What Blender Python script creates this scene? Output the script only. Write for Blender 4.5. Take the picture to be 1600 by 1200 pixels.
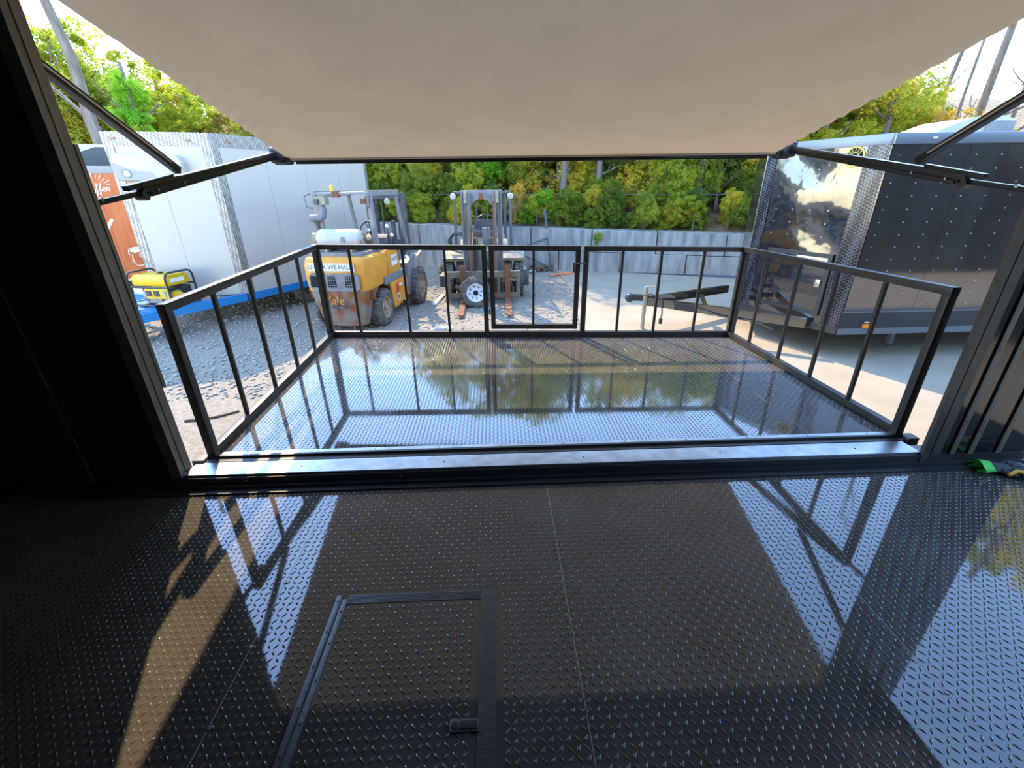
import bpy, bmesh, math, random
import numpy as np
from mathutils import Vector, Matrix

for _o in list(bpy.data.objects): bpy.data.objects.remove(_o)
S = bpy.context.scene
C = S.collection
PI = math.pi
rnd = random.Random(7)

# ------------------------------------------------------------------ camera
FPX, PITCH, ROLL, YAW = 688.5, 0.4207, -0.0143, 0.0311
CAMZ = 1.6
fw = Vector((math.sin(YAW)*math.cos(PITCH), math.cos(YAW)*math.cos(PITCH), -math.sin(PITCH)))
rt = Vector((math.cos(YAW), -math.sin(YAW), 0)); up = rt.cross(fw)
r2 = math.cos(ROLL)*rt + math.sin(ROLL)*up; u2 = -math.sin(ROLL)*rt + math.cos(ROLL)*up
cam = bpy.data.objects.new('camera', bpy.data.cameras.new('camera')); C.objects.link(cam)
cam.matrix_world = Matrix(((r2.x, u2.x, -fw.x, 0), (r2.y, u2.y, -fw.y, 0), (r2.z, u2.z, -fw.z, CAMZ), (0, 0, 0, 1)))
cam.data.sensor_width = 36; cam.data.lens = FPX/1600*36; cam.data.clip_start = 0.02; cam.data.clip_end = 500
S.camera = cam

# ------------------------------------------------------------------ world, sun, exposure
SUN_EL, SUN_AZ = math.radians(44.5), math.radians(-23.7)      # azimuth from +Y, negative = towards -X
W = bpy.data.worlds.new('sky'); S.world = W; W.use_nodes = True
nt = W.node_tree; nt.nodes.clear()
sky = nt.nodes.new('ShaderNodeTexSky'); sky.sky_type = 'NISHITA'; sky.sun_disc = False
sky.sun_elevation = SUN_EL; sky.sun_rotation = SUN_AZ; sky.altitude = 200
sky.air_density = 1.0; sky.dust_density = 0.05; sky.ozone_density = 3.0
bg = nt.nodes.new('ShaderNodeBackground'); bg.inputs['Strength'].default_value = 1.30
wo = nt.nodes.new('ShaderNodeOutputWorld')
nt.links.new(sky.outputs[0], bg.inputs[0]); nt.links.new(bg.outputs[0], wo.inputs[0])
sl = bpy.data.lights.new('sun', 'SUN'); sl.energy = 8.0; sl.angle = math.radians(0.53); sl.color = (1.0, 0.77, 0.47)
so = bpy.data.objects.new('sun', sl); C.objects.link(so)
ld = Vector((-math.sin(SUN_AZ)*math.cos(SUN_EL), -math.cos(SUN_AZ)*math.cos(SUN_EL), -math.sin(SUN_EL)))
so.rotation_euler = ld.to_track_quat('-Z', 'Y').to_euler(); so.location = (-8, 18, 20)
S.view_settings.view_transform = 'Standard'; S.view_settings.look = 'None'
S.view_settings.exposure = 0.0; S.view_settings.gamma = 1.0; S.view_settings.use_curve_mapping = False

# ------------------------------------------------------------------ materials
MATS = {}
def mat(name, col, rough=0.5, metal=0.0, col2=None, scale=6.0, mixlo=0.35, mixhi=0.65, bump=0.0, bscale=40.0, spec=0.5,
        ior=1.5, coat=0.0, emit=None, trans=0.0, detail=4.0, stretch=None, rough2=None, bdist=0.01):
    m = bpy.data.materials.new(name); m.use_nodes = True; n = m.node_tree.nodes; l = m.node_tree.links
    b = n['Principled BSDF']
    b.inputs['Base Color'].default_value = (*col, 1); b.inputs['Roughness'].default_value = rough
    b.inputs['Metallic'].default_value = metal; b.inputs['IOR'].default_value = ior
    b.inputs['Specular IOR Level'].default_value = spec; b.inputs['Coat Weight'].default_value = coat
    b.inputs['Coat Roughness'].default_value = 0.05
    tc = n.new('ShaderNodeTexCoord'); vec = tc.outputs['Object']
    if stretch:
        mp = n.new('ShaderNodeMapping'); mp.inputs['Scale'].default_value = stretch
        l.new(vec, mp.inputs['Vector']); vec = mp.outputs['Vector']
    if col2 is not None:
        t = n.new('ShaderNodeTexNoise'); t.inputs['Scale'].default_value = scale; t.inputs['Detail'].default_value = detail
        l.new(vec, t.inputs['Vector'])
        mr = n.new('ShaderNodeMapRange'); mr.inputs[1].default_value = mixlo; mr.inputs[2].default_value = mixhi
        l.new(t.outputs['Fac'], mr.inputs[0])
        mx = n.new('ShaderNodeMix'); mx.data_type = 'RGBA'
        mx.inputs[6].default_value = (*col, 1); mx.inputs[7].default_value = (*col2, 1)
        l.new(mr.outputs[0], mx.inputs[0]); l.new(mx.outputs[2], b.inputs['Base Color'])
        if rough2 is not None:
            m2 = n.new('ShaderNodeMapRange'); m2.inputs[3].default_value = rough; m2.inputs[4].default_value = rough2
            l.new(mr.outputs[0], m2.inputs[0]); l.new(m2.outputs[0], b.inputs['Roughness'])
    if bump:
        t = n.new('ShaderNodeTexNoise'); t.inputs['Scale'].default_value = bscale; t.inputs['Detail'].default_value = 3
        l.new(vec, t.inputs['Vector'])
        bp = n.new('ShaderNodeBump'); bp.inputs['Strength'].default_value = bump; bp.inputs['Distance'].default_value = bdist
        l.new(t.outputs['Fac'], bp.inputs['Height']); l.new(bp.outputs[0], b.inputs['Normal'])
    if emit:
        b.inputs['Emission Color'].default_value = (*emit[:3], 1); b.inputs['Emission Strength'].default_value = emit[3]
    if trans:
        tr = n.new('ShaderNodeBsdfTranslucent'); ms = n.new('ShaderNodeMixShader'); ms.inputs[0].default_value = trans
        out = n['Material Output']
        if col2 is not None: l.new(mx.outputs[2], tr.inputs['Color'])
        else: tr.inputs['Color'].default_value = (*col, 1)
        l.new(b.outputs[0], ms.inputs[1]); l.new(tr.outputs[0], ms.inputs[2]); l.new(ms.outputs[0], out.inputs['Surface'])
    MATS[name] = m; return m

mat('plate', (.075, .066, .056), .03, 0, (.098, .087, .074), 3, ior=1.75, rough2=.05)
mat('deckplate', (.085, .072, .058), .035, 0, (.11, .094, .076), 3, ior=1.88, rough2=.07)
mat('blacksteel', (.030, .027, .024), .40, 0, (.045, .040, .034), 9, bump=.05, bscale=60)
mat('hatchmetal', (.10, .11, .12), .42, .85, (.17, .18, .19), 30, stretch=(1, 8, 1))
mat('sillmetal', (.55, .55, .56), .33, .9, (.4, .4, .42), 12)
mat('screw', (.2, .2, .2), .35, 1)
mat('darkscrew', (.015, .015, .015), .5)
mat('wallblack', (.016, .021, .019), .38, 0, (.024, .029, .026), 4, bump=.08, bscale=90)
mat('wallgloss', (.012, .012, .012), .10, 0, (.02, .019, .018), 3, bump=.05, bscale=3, ior=1.6)
mat('jamb', (.13, .112, .09), .5, .1, (.17, .15, .12), 14, bump=.08, bscale=50)
mat('jambdark', (.055, .049, .041), .45, .1, (.075, .067, .055), 14, bump=.05, bscale=50)
mat('ceilingdark', (.02, .018, .016), .6)
mat('ceilingpanel', (.42, .34, .28), .6)
mat('exteriorblack', (.015, .015, .016), .18, 0, (.022, .022, .022), 2, bump=.05, bscale=2)
mat('fabric', (.68, .545, .365), .75, 0, (.635, .51, .34), 2.2, trans=.06, bump=.03, bscale=14)
mat('armblack', (.018, .017, .017), .22, .2)
mat('armplastic', (.02, .02, .021), .35)
mat('rodsteel', (.5, .5, .5), .25, 1)
mat('gravel', (.26, .215, .155), .95, 0, (.41, .345, .26), 26, .3, .7, bump=.9, bscale=55, detail=8, bdist=.03)
mat('concrete', (.33, .272, .188), .85, 0, (.41, .342, .245), 1.6, .3, .7, bump=.12, bscale=30, detail=9)
mat('asphalt', (.10, .10, .11), .9, 0, (.14, .14, .15), 20, bump=.4, bscale=60)
mat('stone', (.33, .31, .28), .9, 0, (.48, .46, .42), 8, bump=.5, bscale=12)
mat('blockwall', (.42, .385, .335), .9, 0, (.22, .205, .18), 3.2, .38, .68, bump=.35, bscale=9, detail=8, stretch=(2.2, 2.2, .35))
mat('litter', (.17, .11, .06), .95, 0, (.30, .22, .11), 5, bump=.5, bscale=10)
mat('white', (.54, .475, .395), .38, 0, (.51, .45, .375), 1.2)
mat('whiteac', (.52, .48, .43), .4)
mat('silverplate', (.62, .63, .64), .26, .95, (.5, .51, .53), 10)
mat('blue', (.010, .19, .46), .4, 0, (.015, .22, .50), 5)
mat('orange', (.55, .135, .035), .55, 0, (.66, .20, .06), 2.5, stretch=(5, 5, .6))
mat('amber', (.9, .28, .02), .3)
mat('amberdark', (.40, .18, .08), .4)
mat('greytrim', (.36, .34, .31), .5)
mat('darkplastic', (.05, .055, .06), .5)
mat('printwhite', (.85, .83, .78), .6)
mat('genyellow', (.80, .50, .012), .38, 0, (.72, .44, .01), 6)
mat('tubeblack', (.03, .03, .032), .4)
mat('engine', (.30, .31, .31), .45, .6, (.18, .18, .18), 12)
mat('rubber', (.075, .068, .060), .85, 0, (.17, .15, .125), 9, bump=.2, bscale=30)
mat('lettering', (.06, .065, .07), .6)
mat('liftyellow', (.80, .33, .035), .5, 0, (.68, .27, .03), 5, .4, .8, bump=.05, bscale=20)
mat('liftrust', (.30, .095, .03), .8, 0, (.26, .22, .18), 4.5, .40, .56, bump=.3, bscale=18, detail=8)
mat('liftgrey', (.17, .175, .18), .6, 0, (.26, .25, .24), 7, bump=.1, bscale=30)
mat('liftdark', (.06, .06, .062), .6, 0, (.12, .105, .09), 7, bump=.1, bscale=30)
mat('guardgrey', (.21, .21, .21), .55, 0, (.29, .275, .25), 8)
mat('dustytan', (.42, .36, .24), .75, 0, (.30, .25, .17), 6)
mat('rust', (.27, .085, .025), .8, 0, (.17, .075, .035), 9, bump=.3, bscale=30)
mat('mastmetal', (.17, .15, .13), .5, .15, (.30, .14, .07), 5, .5, .75, stretch=(1, 1, .25))
mat('rimcream', (.50, .42, .26), .6, 0, (.33, .20, .10), 7)
mat('rimwhite', (.80, .82, .85), .35)
mat('tankwhite', (.58, .55, .51), .4, 0, (.50, .47, .44), 3)
mat('lamp', (.58, .54, .44), .3)
mat('blackhole', (.006, .006, .006), .8)
mat('redsticker', (.75, .08, .05), .5)
mat('mirrorblack', (.016, .016, .016), .05, 0, (.02, .02, .02), 2, bump=.20, bscale=1.6, ior=1.95, bdist=.05)
mat('tongueblack', (.02, .019, .017), .12, 0, (.03, .028, .025), 3, ior=2.4)
mat('carriagebrown', (.16, .12, .075), .8, 0, (.24, .19, .12), 6, bump=.2, bscale=20)
mat('sideblack', (.010, .011, .011), .07, 0, (.02, .021, .022), 2, bump=.10, bscale=1.3, ior=2.3, bdist=.03)
mat('darkdiamond', (.12, .12, .14), .28, .8, (.16, .16, .18), 6)
mat('railgrey', (.20, .22, .25), .35, .6)
mat('trailerplate', (.05, .052, .055), .3, .3)
mat('badgeyellow', (.85, .65, .08), .4)
mat('bark', (.13, .105, .085), .9, 0, (.22, .185, .155), 6, bump=.8, bscale=18, stretch=(3, 3, .5))
mat('glovegreen', (.10, .72, .10), .7)
mat('glovegrey', (.05, .055, .06), .8, 0, (.08, .085, .09), 12)
mat('toolyellow', (.85, .45, .02), .45)
mat('plank', (.62, .60, .55), .7, 0, (.5, .47, .42), 8)
mat('fenceblue', (.11, .115, .125), .5, .2)
mat('clothorange', (.85, .22, .06), .8, 0, (.7, .2, .08), 9)
def leafmat(name, a, b, tr=.55): mat(name, a, .55, 0, b, 1.7, .3, .7, trans=tr, detail=2, spec=.3)
leafmat('leaf_yellow', (.62, .54, .05), (.78, .60, .07))
leafmat('leaf_lime', (.40, .48, .04), (.58, .56, .06))
leafmat('leaf_mid', (.24, .33, .035), (.42, .44, .055))
leafmat('leaf_deep', (.12, .20, .03), (.22, .29, .045))
leafmat('leaf_bright', (.20, .52, .03), (.38, .60, .05))
leafmat('leaf_brown', (.50, .33, .14), (.58, .46, .15))
leafmat('leaf_gold', (.74, .48, .07), (.64, .50, .08))

# ------------------------------------------------------------------ mesh helpers
class MB:
    def __init__(s): s.v = []; s.f = []
    def add(s, vs, fs):
        o = len(s.v); s.v += [tuple(x) for x in vs]; s.f += [tuple(i+o for i in f) for f in fs]; return s
    def box(s, x0, x1, y0, y1, z0, z1, M=None):
        vs = [Vector((x, y, z)) for z in (z0, z1) for y in (y0, y1) for x in (x0, x1)]
        if M is not None: vs = [M @ q for q in vs]
        return s.add(vs, [(0, 2, 3, 1), (4, 5, 7, 6), (0, 1, 5, 4), (2, 6, 7, 3), (0, 4, 6, 2), (1, 3, 7, 5)])
    def bar(s, p0, p1, w, h, upv=(0, 0, 1)):
        p0, p1 = Vector(p0), Vector(p1); d = (p1-p0).normalized(); u = Vector(upv)
        if abs(d.dot(u)) > .95: u = Vector((0, 1, 0))
        a = d.cross(u).normalized(); b = a.cross(d)
        vs = [p + a*sx*w/2 + b*sy*h/2 for p in (p0, p1) for sx, sy in ((-1, -1), (1, -1), (1, 1), (-1, 1))]
        return s.add(vs, [(3, 2, 1, 0), (4, 5, 6, 7), (0, 1, 5, 4), (1, 2, 6, 5), (2, 3, 7, 6), (3, 0, 4, 7)])
    def tube(s, pts, r, n=8, cap=True):
        pts = [Vector(p) for p in pts]; rs = r if isinstance(r, (list, tuple)) else [r]*len(pts)
        vs = []; ref = None
        for i, p in enumerate(pts):
            d = (pts[min(i+1, len(pts)-1)] - pts[max(i-1, 0)]).normalized()
            if ref is None: ref = Vector((0, 0, 1)) if abs(d.z) < .9 else Vector((1, 0, 0))
            a = d.cross(ref).normalized(); b = a.cross(d).normalized(); ref = b
            vs += [p + (a*math.cos(2*PI*k/n) + b*math.sin(2*PI*k/n))*rs[i] for k in range(n)]
        fs = [(i*n+k, i*n+(k+1) % n, (i+1)*n+(k+1) % n, (i+1)*n+k) for i in range(len(pts)-1) for k in range(n)]
        if cap: fs += [tuple(range(n-1, -1, -1)), tuple((len(pts)-1)*n+k for k in range(n))]
        return s.add(vs, fs)
    def cyl(s, p0, p1, r, n=16, r1=None): return s.tube([p0, p1], [r, r if r1 is None else r1], n)
    def lathe(s, prof, n=24, M=None, closed=False):     # prof (r, h) about local z
        vs = [Vector((r*math.cos(2*PI*k/n), r*math.sin(2*PI*k/n), h)) for r, h in prof for k in range(n)]
        if M is not None: vs = [M @ q for q in vs]
        m = len(prof); fs = []
        for i in range(m if closed else m-1):
            j = (i+1) % m
            fs += [(i*n+k, i*n+(k+1) % n, j*n+(k+1) % n, j*n+k) for k in range(n)]
        return s.add(vs, fs)
    def prism(s, poly, M, d0, d1):                       # poly in local xy, extruded along local z
        n = len(poly); vs = [M @ Vector((x, y, z)) for z in (d0, d1) for x, y in poly]
        return s.add(vs, [tuple(range(n-1, -1, -1)), tuple(range(n, 2*n))] + [(i, (i+1) % n, n+(i+1) % n, n+i) for i in range(n)])
    def ball(s, c, r, n=8, m=6, sc=(1, 1, 1)):
        c = Vector(c); prof = [(math.sin(PI*i/m), -math.cos(PI*i/m)) for i in range(m+1)]
        vs = [c + Vector((a*math.cos(2*PI*k/n)*sc[0], a*math.sin(2*PI*k/n)*sc[1], h*sc[2]))*r for a, h in prof for k in range(n)]
        return s.add(vs, [(i*n+k, i*n+(k+1) % n, (i+1)*n+(k+1) % n, (i+1)*n+k) for i in range(m) for k in range(n)])
    def grid(s, fn, nu, nv):
        vs = [fn(i/nu, j/nv) for j in range(nv+1) for i in range(nu+1)]
        return s.add(vs, [(j*(nu+1)+i, j*(nu+1)+i+1, (j+1)*(nu+1)+i+1, (j+1)*(nu+1)+i) for j in range(nv) for i in range(nu)])

def smooth_mesh(me, ang=35):
    for p in me.polygons: p.use_smooth = True
    bm = bmesh.new(); bm.from_mesh(me)
    for e in bm.edges:
        if len(e.link_faces) == 2 and e.calc_face_angle(0) > math.radians(ang): e.smooth = False
    bm.to_mesh(me); bm.free()

WM = {}
def wm(o): return WM.get(o.name, Matrix.Identity(4))
def obj(name, mb, m, parent=None, world=False, bevel=0, smooth=True, warp=None, kind=None, label=None):
    """one mesh object; world=True: vertices are world coordinates, moved into the parent's frame"""
    vs = mb.v
    if warp: vs = [warp(q) for q in vs]
    if world and parent is not None:
        inv = wm(parent).inverted(); vs = [tuple(inv @ Vector(q)) for q in vs]
    me = bpy.data.meshes.new(name); me.from_pydata(vs, [], mb.f)
    bm = bmesh.new(); bm.from_mesh(me)
    bmesh.ops.remove_doubles(bm, verts=bm.verts, dist=1e-6)
    bmesh.ops.recalc_face_normals(bm, faces=bm.faces)
    if bevel:
        es = [e for e in bm.edges if len(e.link_faces) == 2 and e.calc_face_angle(0) > .6]
        bmesh.ops.bevel(bm, geom=es, offset=bevel, segments=2, affect='EDGES', profile=.7)
    bm.to_mesh(me); bm.free()
    if smooth: smooth_mesh(me)
    me.materials.append(MATS[m])
    o = bpy.data.objects.new(name, me); C.objects.link(o)
    if parent is not None: o.parent = parent; WM[o.name] = wm(parent)
    if kind: o['kind'] = kind
    if label: o['label'] = label
    return o
def rawobj(name, V, F, m, parent=None, kind=None, smooth=False):
    """fast path: numpy vertices and equal-sized faces"""
    me = bpy.data.meshes.new(name); V = np.asarray(V, np.float32); F = np.asarray(F, np.int32)
    me.vertices.add(len(V)); me.vertices.foreach_set('co', V.ravel())
    me.loops.add(F.size); me.loops.foreach_set('vertex_index', F.ravel())
    me.polygons.add(len(F)); me.polygons.foreach_set('loop_start', np.arange(0, F.size, F.shape[1], dtype=np.int32))
    me.update(calc_edges=True); me.validate()
    if smooth:
        for p in me.polygons: p.use_smooth = True
    me.materials.append(MATS[m])
    o = bpy.data.objects.new(name, me); C.objects.link(o)
    if parent is not None: o.parent = parent; WM[o.name] = wm(parent)
    if kind: o['kind'] = kind
    return o
def tag(o, label, cat, group=None, kind=None):
    o['label'] = label; o['category'] = cat
    if group: o['group'] = group
    if kind: o['kind'] = kind
    return o
def thing(name, loc, label, cat, rz=0, group=None, kind=None):
    o = bpy.data.objects.new(name, None); C.objects.link(o); o.empty_display_size = .1
    o.location = loc; o.rotation_euler = (0, 0, rz)
    WM[o.name] = Matrix.Translation(loc) @ Matrix.Rotation(rz, 4, 'Z')
    return tag(o, label, cat, group, kind)
def text(name, body, size, M, m, parent, extrude=.003, shear=0.0, sx=1.0, align='CENTER'):
    cu = bpy.data.curves.new(name, 'FONT'); cu.body = body; cu.size = size; cu.extrude = extrude; cu.shear = shear
    cu.align_x = align; cu.align_y = 'CENTER'; cu.resolution_u = 3
    t = bpy.data.objects.new(name, cu); C.objects.link(t)
    dg = bpy.context.evaluated_depsgraph_get()
    me = bpy.data.meshes.new_from_object(t.evaluated_get(dg)); bpy.data.objects.remove(t); bpy.data.curves.remove(cu)
    me.transform(M @ Matrix.Diagonal((sx, 1, 1, 1))); me.name = name; me.materials.clear(); me.materials.append(MATS[m])
    o = bpy.data.objects.new(name, me); C.objects.link(o)
    if parent is not None: o.parent = parent; WM[o.name] = wm(parent)
    return o
def frame(o, x, y):
    """matrix with local x, y axes and z = x cross y at origin o"""
    o, x, y = Vector(o), Vector(x).normalized(), Vector(y).normalized(); z = x.cross(y).normalized(); y = z.cross(x)
    return Matrix(((x.x, y.x, z.x, o.x), (x.y, y.y, z.y, o.y), (x.z, y.z, z.z, o.z), (0, 0, 0, 1)))
def copies(src, spots, parent=None):
    """copies of a single part at offsets, sharing its mesh"""
    for s in spots:
        c = src.copy(); C.objects.link(c); c.parent = parent or src.parent; c.location = s
        WM[c.name] = wm(src)

def tread(x0, x1, y0, y1, z, pitch=.0275, L=.0145, Wd=.0046, H=.0032, skip=None, warp=None):
    """raised lozenges of diamond plate, alternating directions"""
    xs = np.arange(x0+pitch/2, x1-pitch/3, pitch); ys = np.arange(y0+pitch/2, y1-pitch/3, pitch)
    I, J = np.meshgrid(np.arange(len(xs)), np.arange(len(ys))); X = xs[I].ravel(); Y = ys[J].ravel()
    par = ((I+J) % 2).ravel()
    if skip is not None:
        k = ~skip(X, Y); X, Y, par = X[k], Y[k], par[k]
    a = np.where(par == 0, PI/4+.12, -PI/4-.12); c, s_ = np.cos(a), np.sin(a)
    tpl = np.array([(-L, 0, 0), (0, -Wd, 0), (L, 0, 0), (0, Wd, 0), (-L*.55, 0, H), (L*.55, 0, H)])
    V = np.zeros((len(X), 6, 3))
    V[:, :, 0] = X[:, None] + c[:, None]*tpl[:, 0] - s_[:, None]*tpl[:, 1]
    V[:, :, 1] = Y[:, None] + s_[:, None]*tpl[:, 0] + c[:, None]*tpl[:, 1]
    V[:, :, 2] = z + tpl[:, 2]
    V = V.reshape(-1, 3)
    if warp is not None: V[:, 2] += warp(V[:, 0], V[:, 1])
    f = np.array([(0, 1, 4), (1, 5, 4), (1, 2, 5), (2, 3, 5), (3, 4, 5), (3, 0, 4)])
    F = (np.arange(len(X))[:, None, None]*6 + f[None]).reshape(-1, 3)
    return V, F
# ================================================================== the trailer we stand in
WY, WT = 2.2, .09                 # inner face of the wall with the opening, its thickness
OX0, OX1, OZ0, OZ1 = -1.86, 2.56, .075, 2.31
TX0, TX1, TY0, TZ1 = -4.5, 3.22, -1.3, 2.62
CLZ, FX1 = 2.38, 3.6             # ceiling height, floor end with the lowered rear lip
def struct(name, mb, m, label, cat, **k):
    o = obj(name, mb, m, None, **k); return tag(o, label, cat, kind='structure')

floor = struct('floor', MB().box(TX0, FX1, TY0, WY+WT, -.14, -.004), 'exteriorblack', 'glossy black diamond plate floor inside the trailer', 'floor')
HX0, HX1, HY0, HY1 = -.72, -.04, .42, 1.386        # floor hatch
def in_hatch(X, Y): return (X > HX0-.01) & (X < HX1+.01) & (Y > HY0-.01) & (Y < HY1+.01)
SEAMS = [TX0, -3.42, -2.2, -.98, .26, 1.5, 2.74, FX1]
for a, b in zip(SEAMS[:-1], SEAMS[1:]):
    sh = obj('floor_sheet', MB().box(a+.0012, b-.0012, TY0, WY-.001, -.004, 0), 'plate', floor)
    if b > -3.4:
        V, F = tread(max(a, -3.3), b, .30, WY-.075, 0, skip=in_hatch)
        rawobj('diamond_tread', V, F, 'plate', sh, kind='stuff')
for sx in (-.98, .26, 1.5):
    obj('seam_strip', MB().box(sx-.0012, sx+.0012, TY0, WY-.09, -.003, .0004), 'greytrim', floor)
    src = obj('screw', MB().lathe([(0, .003), (.006, .003), (.009, 0)], 10, Matrix.Translation((sx, 1.72, 0))), 'screw', floor)
    copies(src, [(0, dy, 0) for dy in (-.25, -.55, -.83, -1.1)])

# hatch in the floor
hat = thing('floor_hatch', ((HX0+HX1)/2, (HY0+HY1)/2, 0), 'black diamond plate hatch in the floor with grey metal edging', 'hatch')
pl = obj('hatch_plate', MB().box(HX0+.05, HX1-.05, HY0, HY1-.04, 0, .003), 'plate', hat, True)
V, F = tread(HX0+.055, HX1-.065, HY0, HY1-.045, .003, pitch=.0285, L=.0150)
V[:, :2] -= np.array([(HX0+HX1)/2, (HY0+HY1)/2]); rawobj('diamond_tread', V, F, 'plate', pl, kind='stuff')
obj('hinge_leaf', MB().box(HX0, HX0+.022, HY0, HY1, 0, .006), 'hatchmetal', hat, True, bevel=.0015)
obj('hinge_leaf', MB().box(HX0+.028, HX0+.05, HY0, HY1-.02, 0, .006), 'hatchmetal', hat, True, bevel=.0015)
obj('hinge_pin', MB().cyl((HX0+.025, HY0, .005), (HX0+.025, HY1-.01, .005), .004, 8), 'tubeblack', hat, True)
for k in range(6):
    y = HY1-.03-.14*k
    for dx in (.011, .039):
        obj('screw', MB().lathe([(0, .0085), (.003, .0085), (.005, .006)], 8, Matrix.Translation((HX0+dx, y-.05*(dx > .02), 0))), 'darkscrew', hat, True)
t = MB().box(HX0+.05, HX1-.0, HY1-.045, HY1, 0, .005)
for k in range(6): t.box(HX0+.05, HX1-.062, HY1-.043+k*.007, HY1-.0395+k*.007, .005, .0063)
obj('edge_trim', t, 'hatchmetal', hat, True, smooth=False)
t = MB().box(HX1-.062, HX1, HY0, HY1-.045, 0, .005)
for k in range(8): t.box(HX1-.060+k*.0075, HX1-.0565+k*.0075, HY0, HY1-.003, .005, .0066)
obj('edge_trim', t, 'hatchmetal', hat, True, smooth=False)
lt = obj('flush_latch', MB().box(HX1-.152, HX1-.055, .838, .878, .003, .010), 'hatchmetal', hat, True, bevel=.003)
obj('latch_lever', MB().box(HX1-.118, HX1-.062, .846, .870, .010, .0135), 'tubeblack', lt, True, bevel=.002)
obj('latch_lock', MB().lathe([(0, .0145), (.010, .0145), (.012, .010)], 14, Matrix.Translation((HX1-.135, .858, 0))), 'tubeblack', lt, True)

# walls
wf = MB().box(TX0, OX0-.025, WY, WY+WT, -.3, TZ1).box(OX1+.12, TX1, WY, WY+WT, -.3, TZ1).box(OX0-.025, OX1+.12, WY, WY+WT, OZ1, TZ1).box(OX0-.025, OX1+.12, WY, WY+WT, -.3, OZ0)
wall = struct('wall_front', wf, 'exteriorblack', 'black trailer side wall around the wide serving opening', 'wall', smooth=False)
for a, b in ((TX0, -3.6), (-3.597, -2.372), (-2.369, OX0-.03)):
    obj('wall_panel', MB().box(a, b, WY-.006, WY, .05, CLZ), 'wallblack', wall)
obj('seam_strip', MB().box(-2.3735, -2.3675, WY-.0068, WY-.005, .05, CLZ), 'jamb', wall)
for a, b in ((OX1+.125, 2.775), (2.778, 3.04), (3.043, TX1)):
    obj('wall_panel', MB().box(a, b, WY-.006, WY, .05, CLZ), 'wallgloss', wall)
for a, b in ((2.735, 2.77), (2.85, 2.885), (3.025, 3.06)):
    s = obj('wall_batten', MB().box(a, b, WY-.016, WY-.006, .02, CLZ), 'jamb', wall, bevel=.002)
    for z in (.3, .75, 1.2, 1.65): obj('screw', MB().lathe([(0, -.018), (.004, -.018), (.006, -.016)], 8, frame(((a+b)/2, WY, z), (1, 0, 0), (0, 0, 1)) @ Matrix.Diagonal((1, 1, -1, 1))), 'darkscrew', s)
struct('wall_left', MB().box(TX0-.06, TX0, TY0, WY+WT, -.14, TZ1), 'wallblack', 'dark end wall closing the trailer', 'wall')
struct('wall_back', MB().box(TX0, TX1, TY0-.06, TY0, -.14, TZ1), 'wallblack', 'dark rear side wall of the trailer behind the viewer', 'wall')
struct('ceiling', MB().box(TX0, TX1, TY0, WY, CLZ, TZ1+.03), 'ceilingdark', 'dark trailer ceiling overhead', 'ceiling')
for a, b, c, d in ((-1.45, -.98, .3, 1.62), (1.15, 1.85, .2, 1.78), (2.55, 3.12, -.6, 1.95)):
    obj('ceiling_panel', MB().box(a, b, c, d, CLZ-.006, CLZ), 'ceilingpanel', bpy.data.objects['ceiling'])
# jambs, sill, base trim
j = MB().box(OX0-.027, OX0-.020, WY-.012, WY+WT+.01, OZ0, OZ1)
j.box(OX0-.06, OX0, WY-.014, WY-.006, .0, OZ1).box(OX0-.022, OX0-.014, WY+.05, WY+WT+.012, OZ0, OZ1)
struct('trim_1', j, 'jamb', 'brownish metal jamb at the dark wall beside the opening', 'door jamb', smooth=False)
struct('trim_2', MB().box(OX0-.06, OX0-.008, WY+WT+.012, WY+WT+.033, .605, 1.80), 'jamb', 'thin outer metal strip on the dark jamb, ending above the sill', 'trim')
j = MB().box(OX1-.005, OX1+.042, WY-.024, WY-.002, .0, OZ1).box(OX1+.042, OX1+.056, WY-.010, WY-.002, .0, OZ1).box(OX1+.056, OX1+.115, WY-.018, WY-.002, .0, OZ1).box(OX1+.112, OX1+.122, WY-.004, WY+WT+.01, OZ0, OZ1)
struct('trim_3', j, 'jambdark', 'dark metal jamb beside the glossy battened wall', 'door jamb', smooth=False)
sill = MB().box(OX0-.015, OX1, WY-.004, WY+.035, OZ0, .088).box(OX0, OX1, WY+.038, WY+.085, OZ0, .086).box(OX0, OX1, WY+.088, WY+.13, .05, .083)
sl_ = struct('trim_4', sill, 'sillmetal', 'silver aluminium threshold strip along the opening', 'threshold', smooth=False)
for x in (-1.2, -.35, .5, 1.35, 2.2): obj('screw', MB().lathe([(0, .0885), (.004, .0885), (.006, .0865)], 8, Matrix.Translation((x, WY+.06, 0))), 'darkscrew', sl_)
base = MB().box(OX0-.4, TX1, WY-.02, WY-.0045, 0, .074).box(TX0, TX1, WY-.085, WY-.02, 0, .012).box(TX0, TX1, WY-.045, WY-.02, .012, .03)
bs = struct('baseboard_front', base, 'tubeblack', 'black base angle running along the foot of the wall', 'baseboard', smooth=False)
for x in (-1.5, -.6, .3, 1.2, 2.1): obj('screw', MB().lathe([(0, -.004), (.004, -.004), (.006, 0)], 8, frame((x, WY-.0201, .05), (1, 0, 0), (0, 0, 1)) @ Matrix.Diagonal((1, 1, -1, 1))), 'screw', bs)

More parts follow.
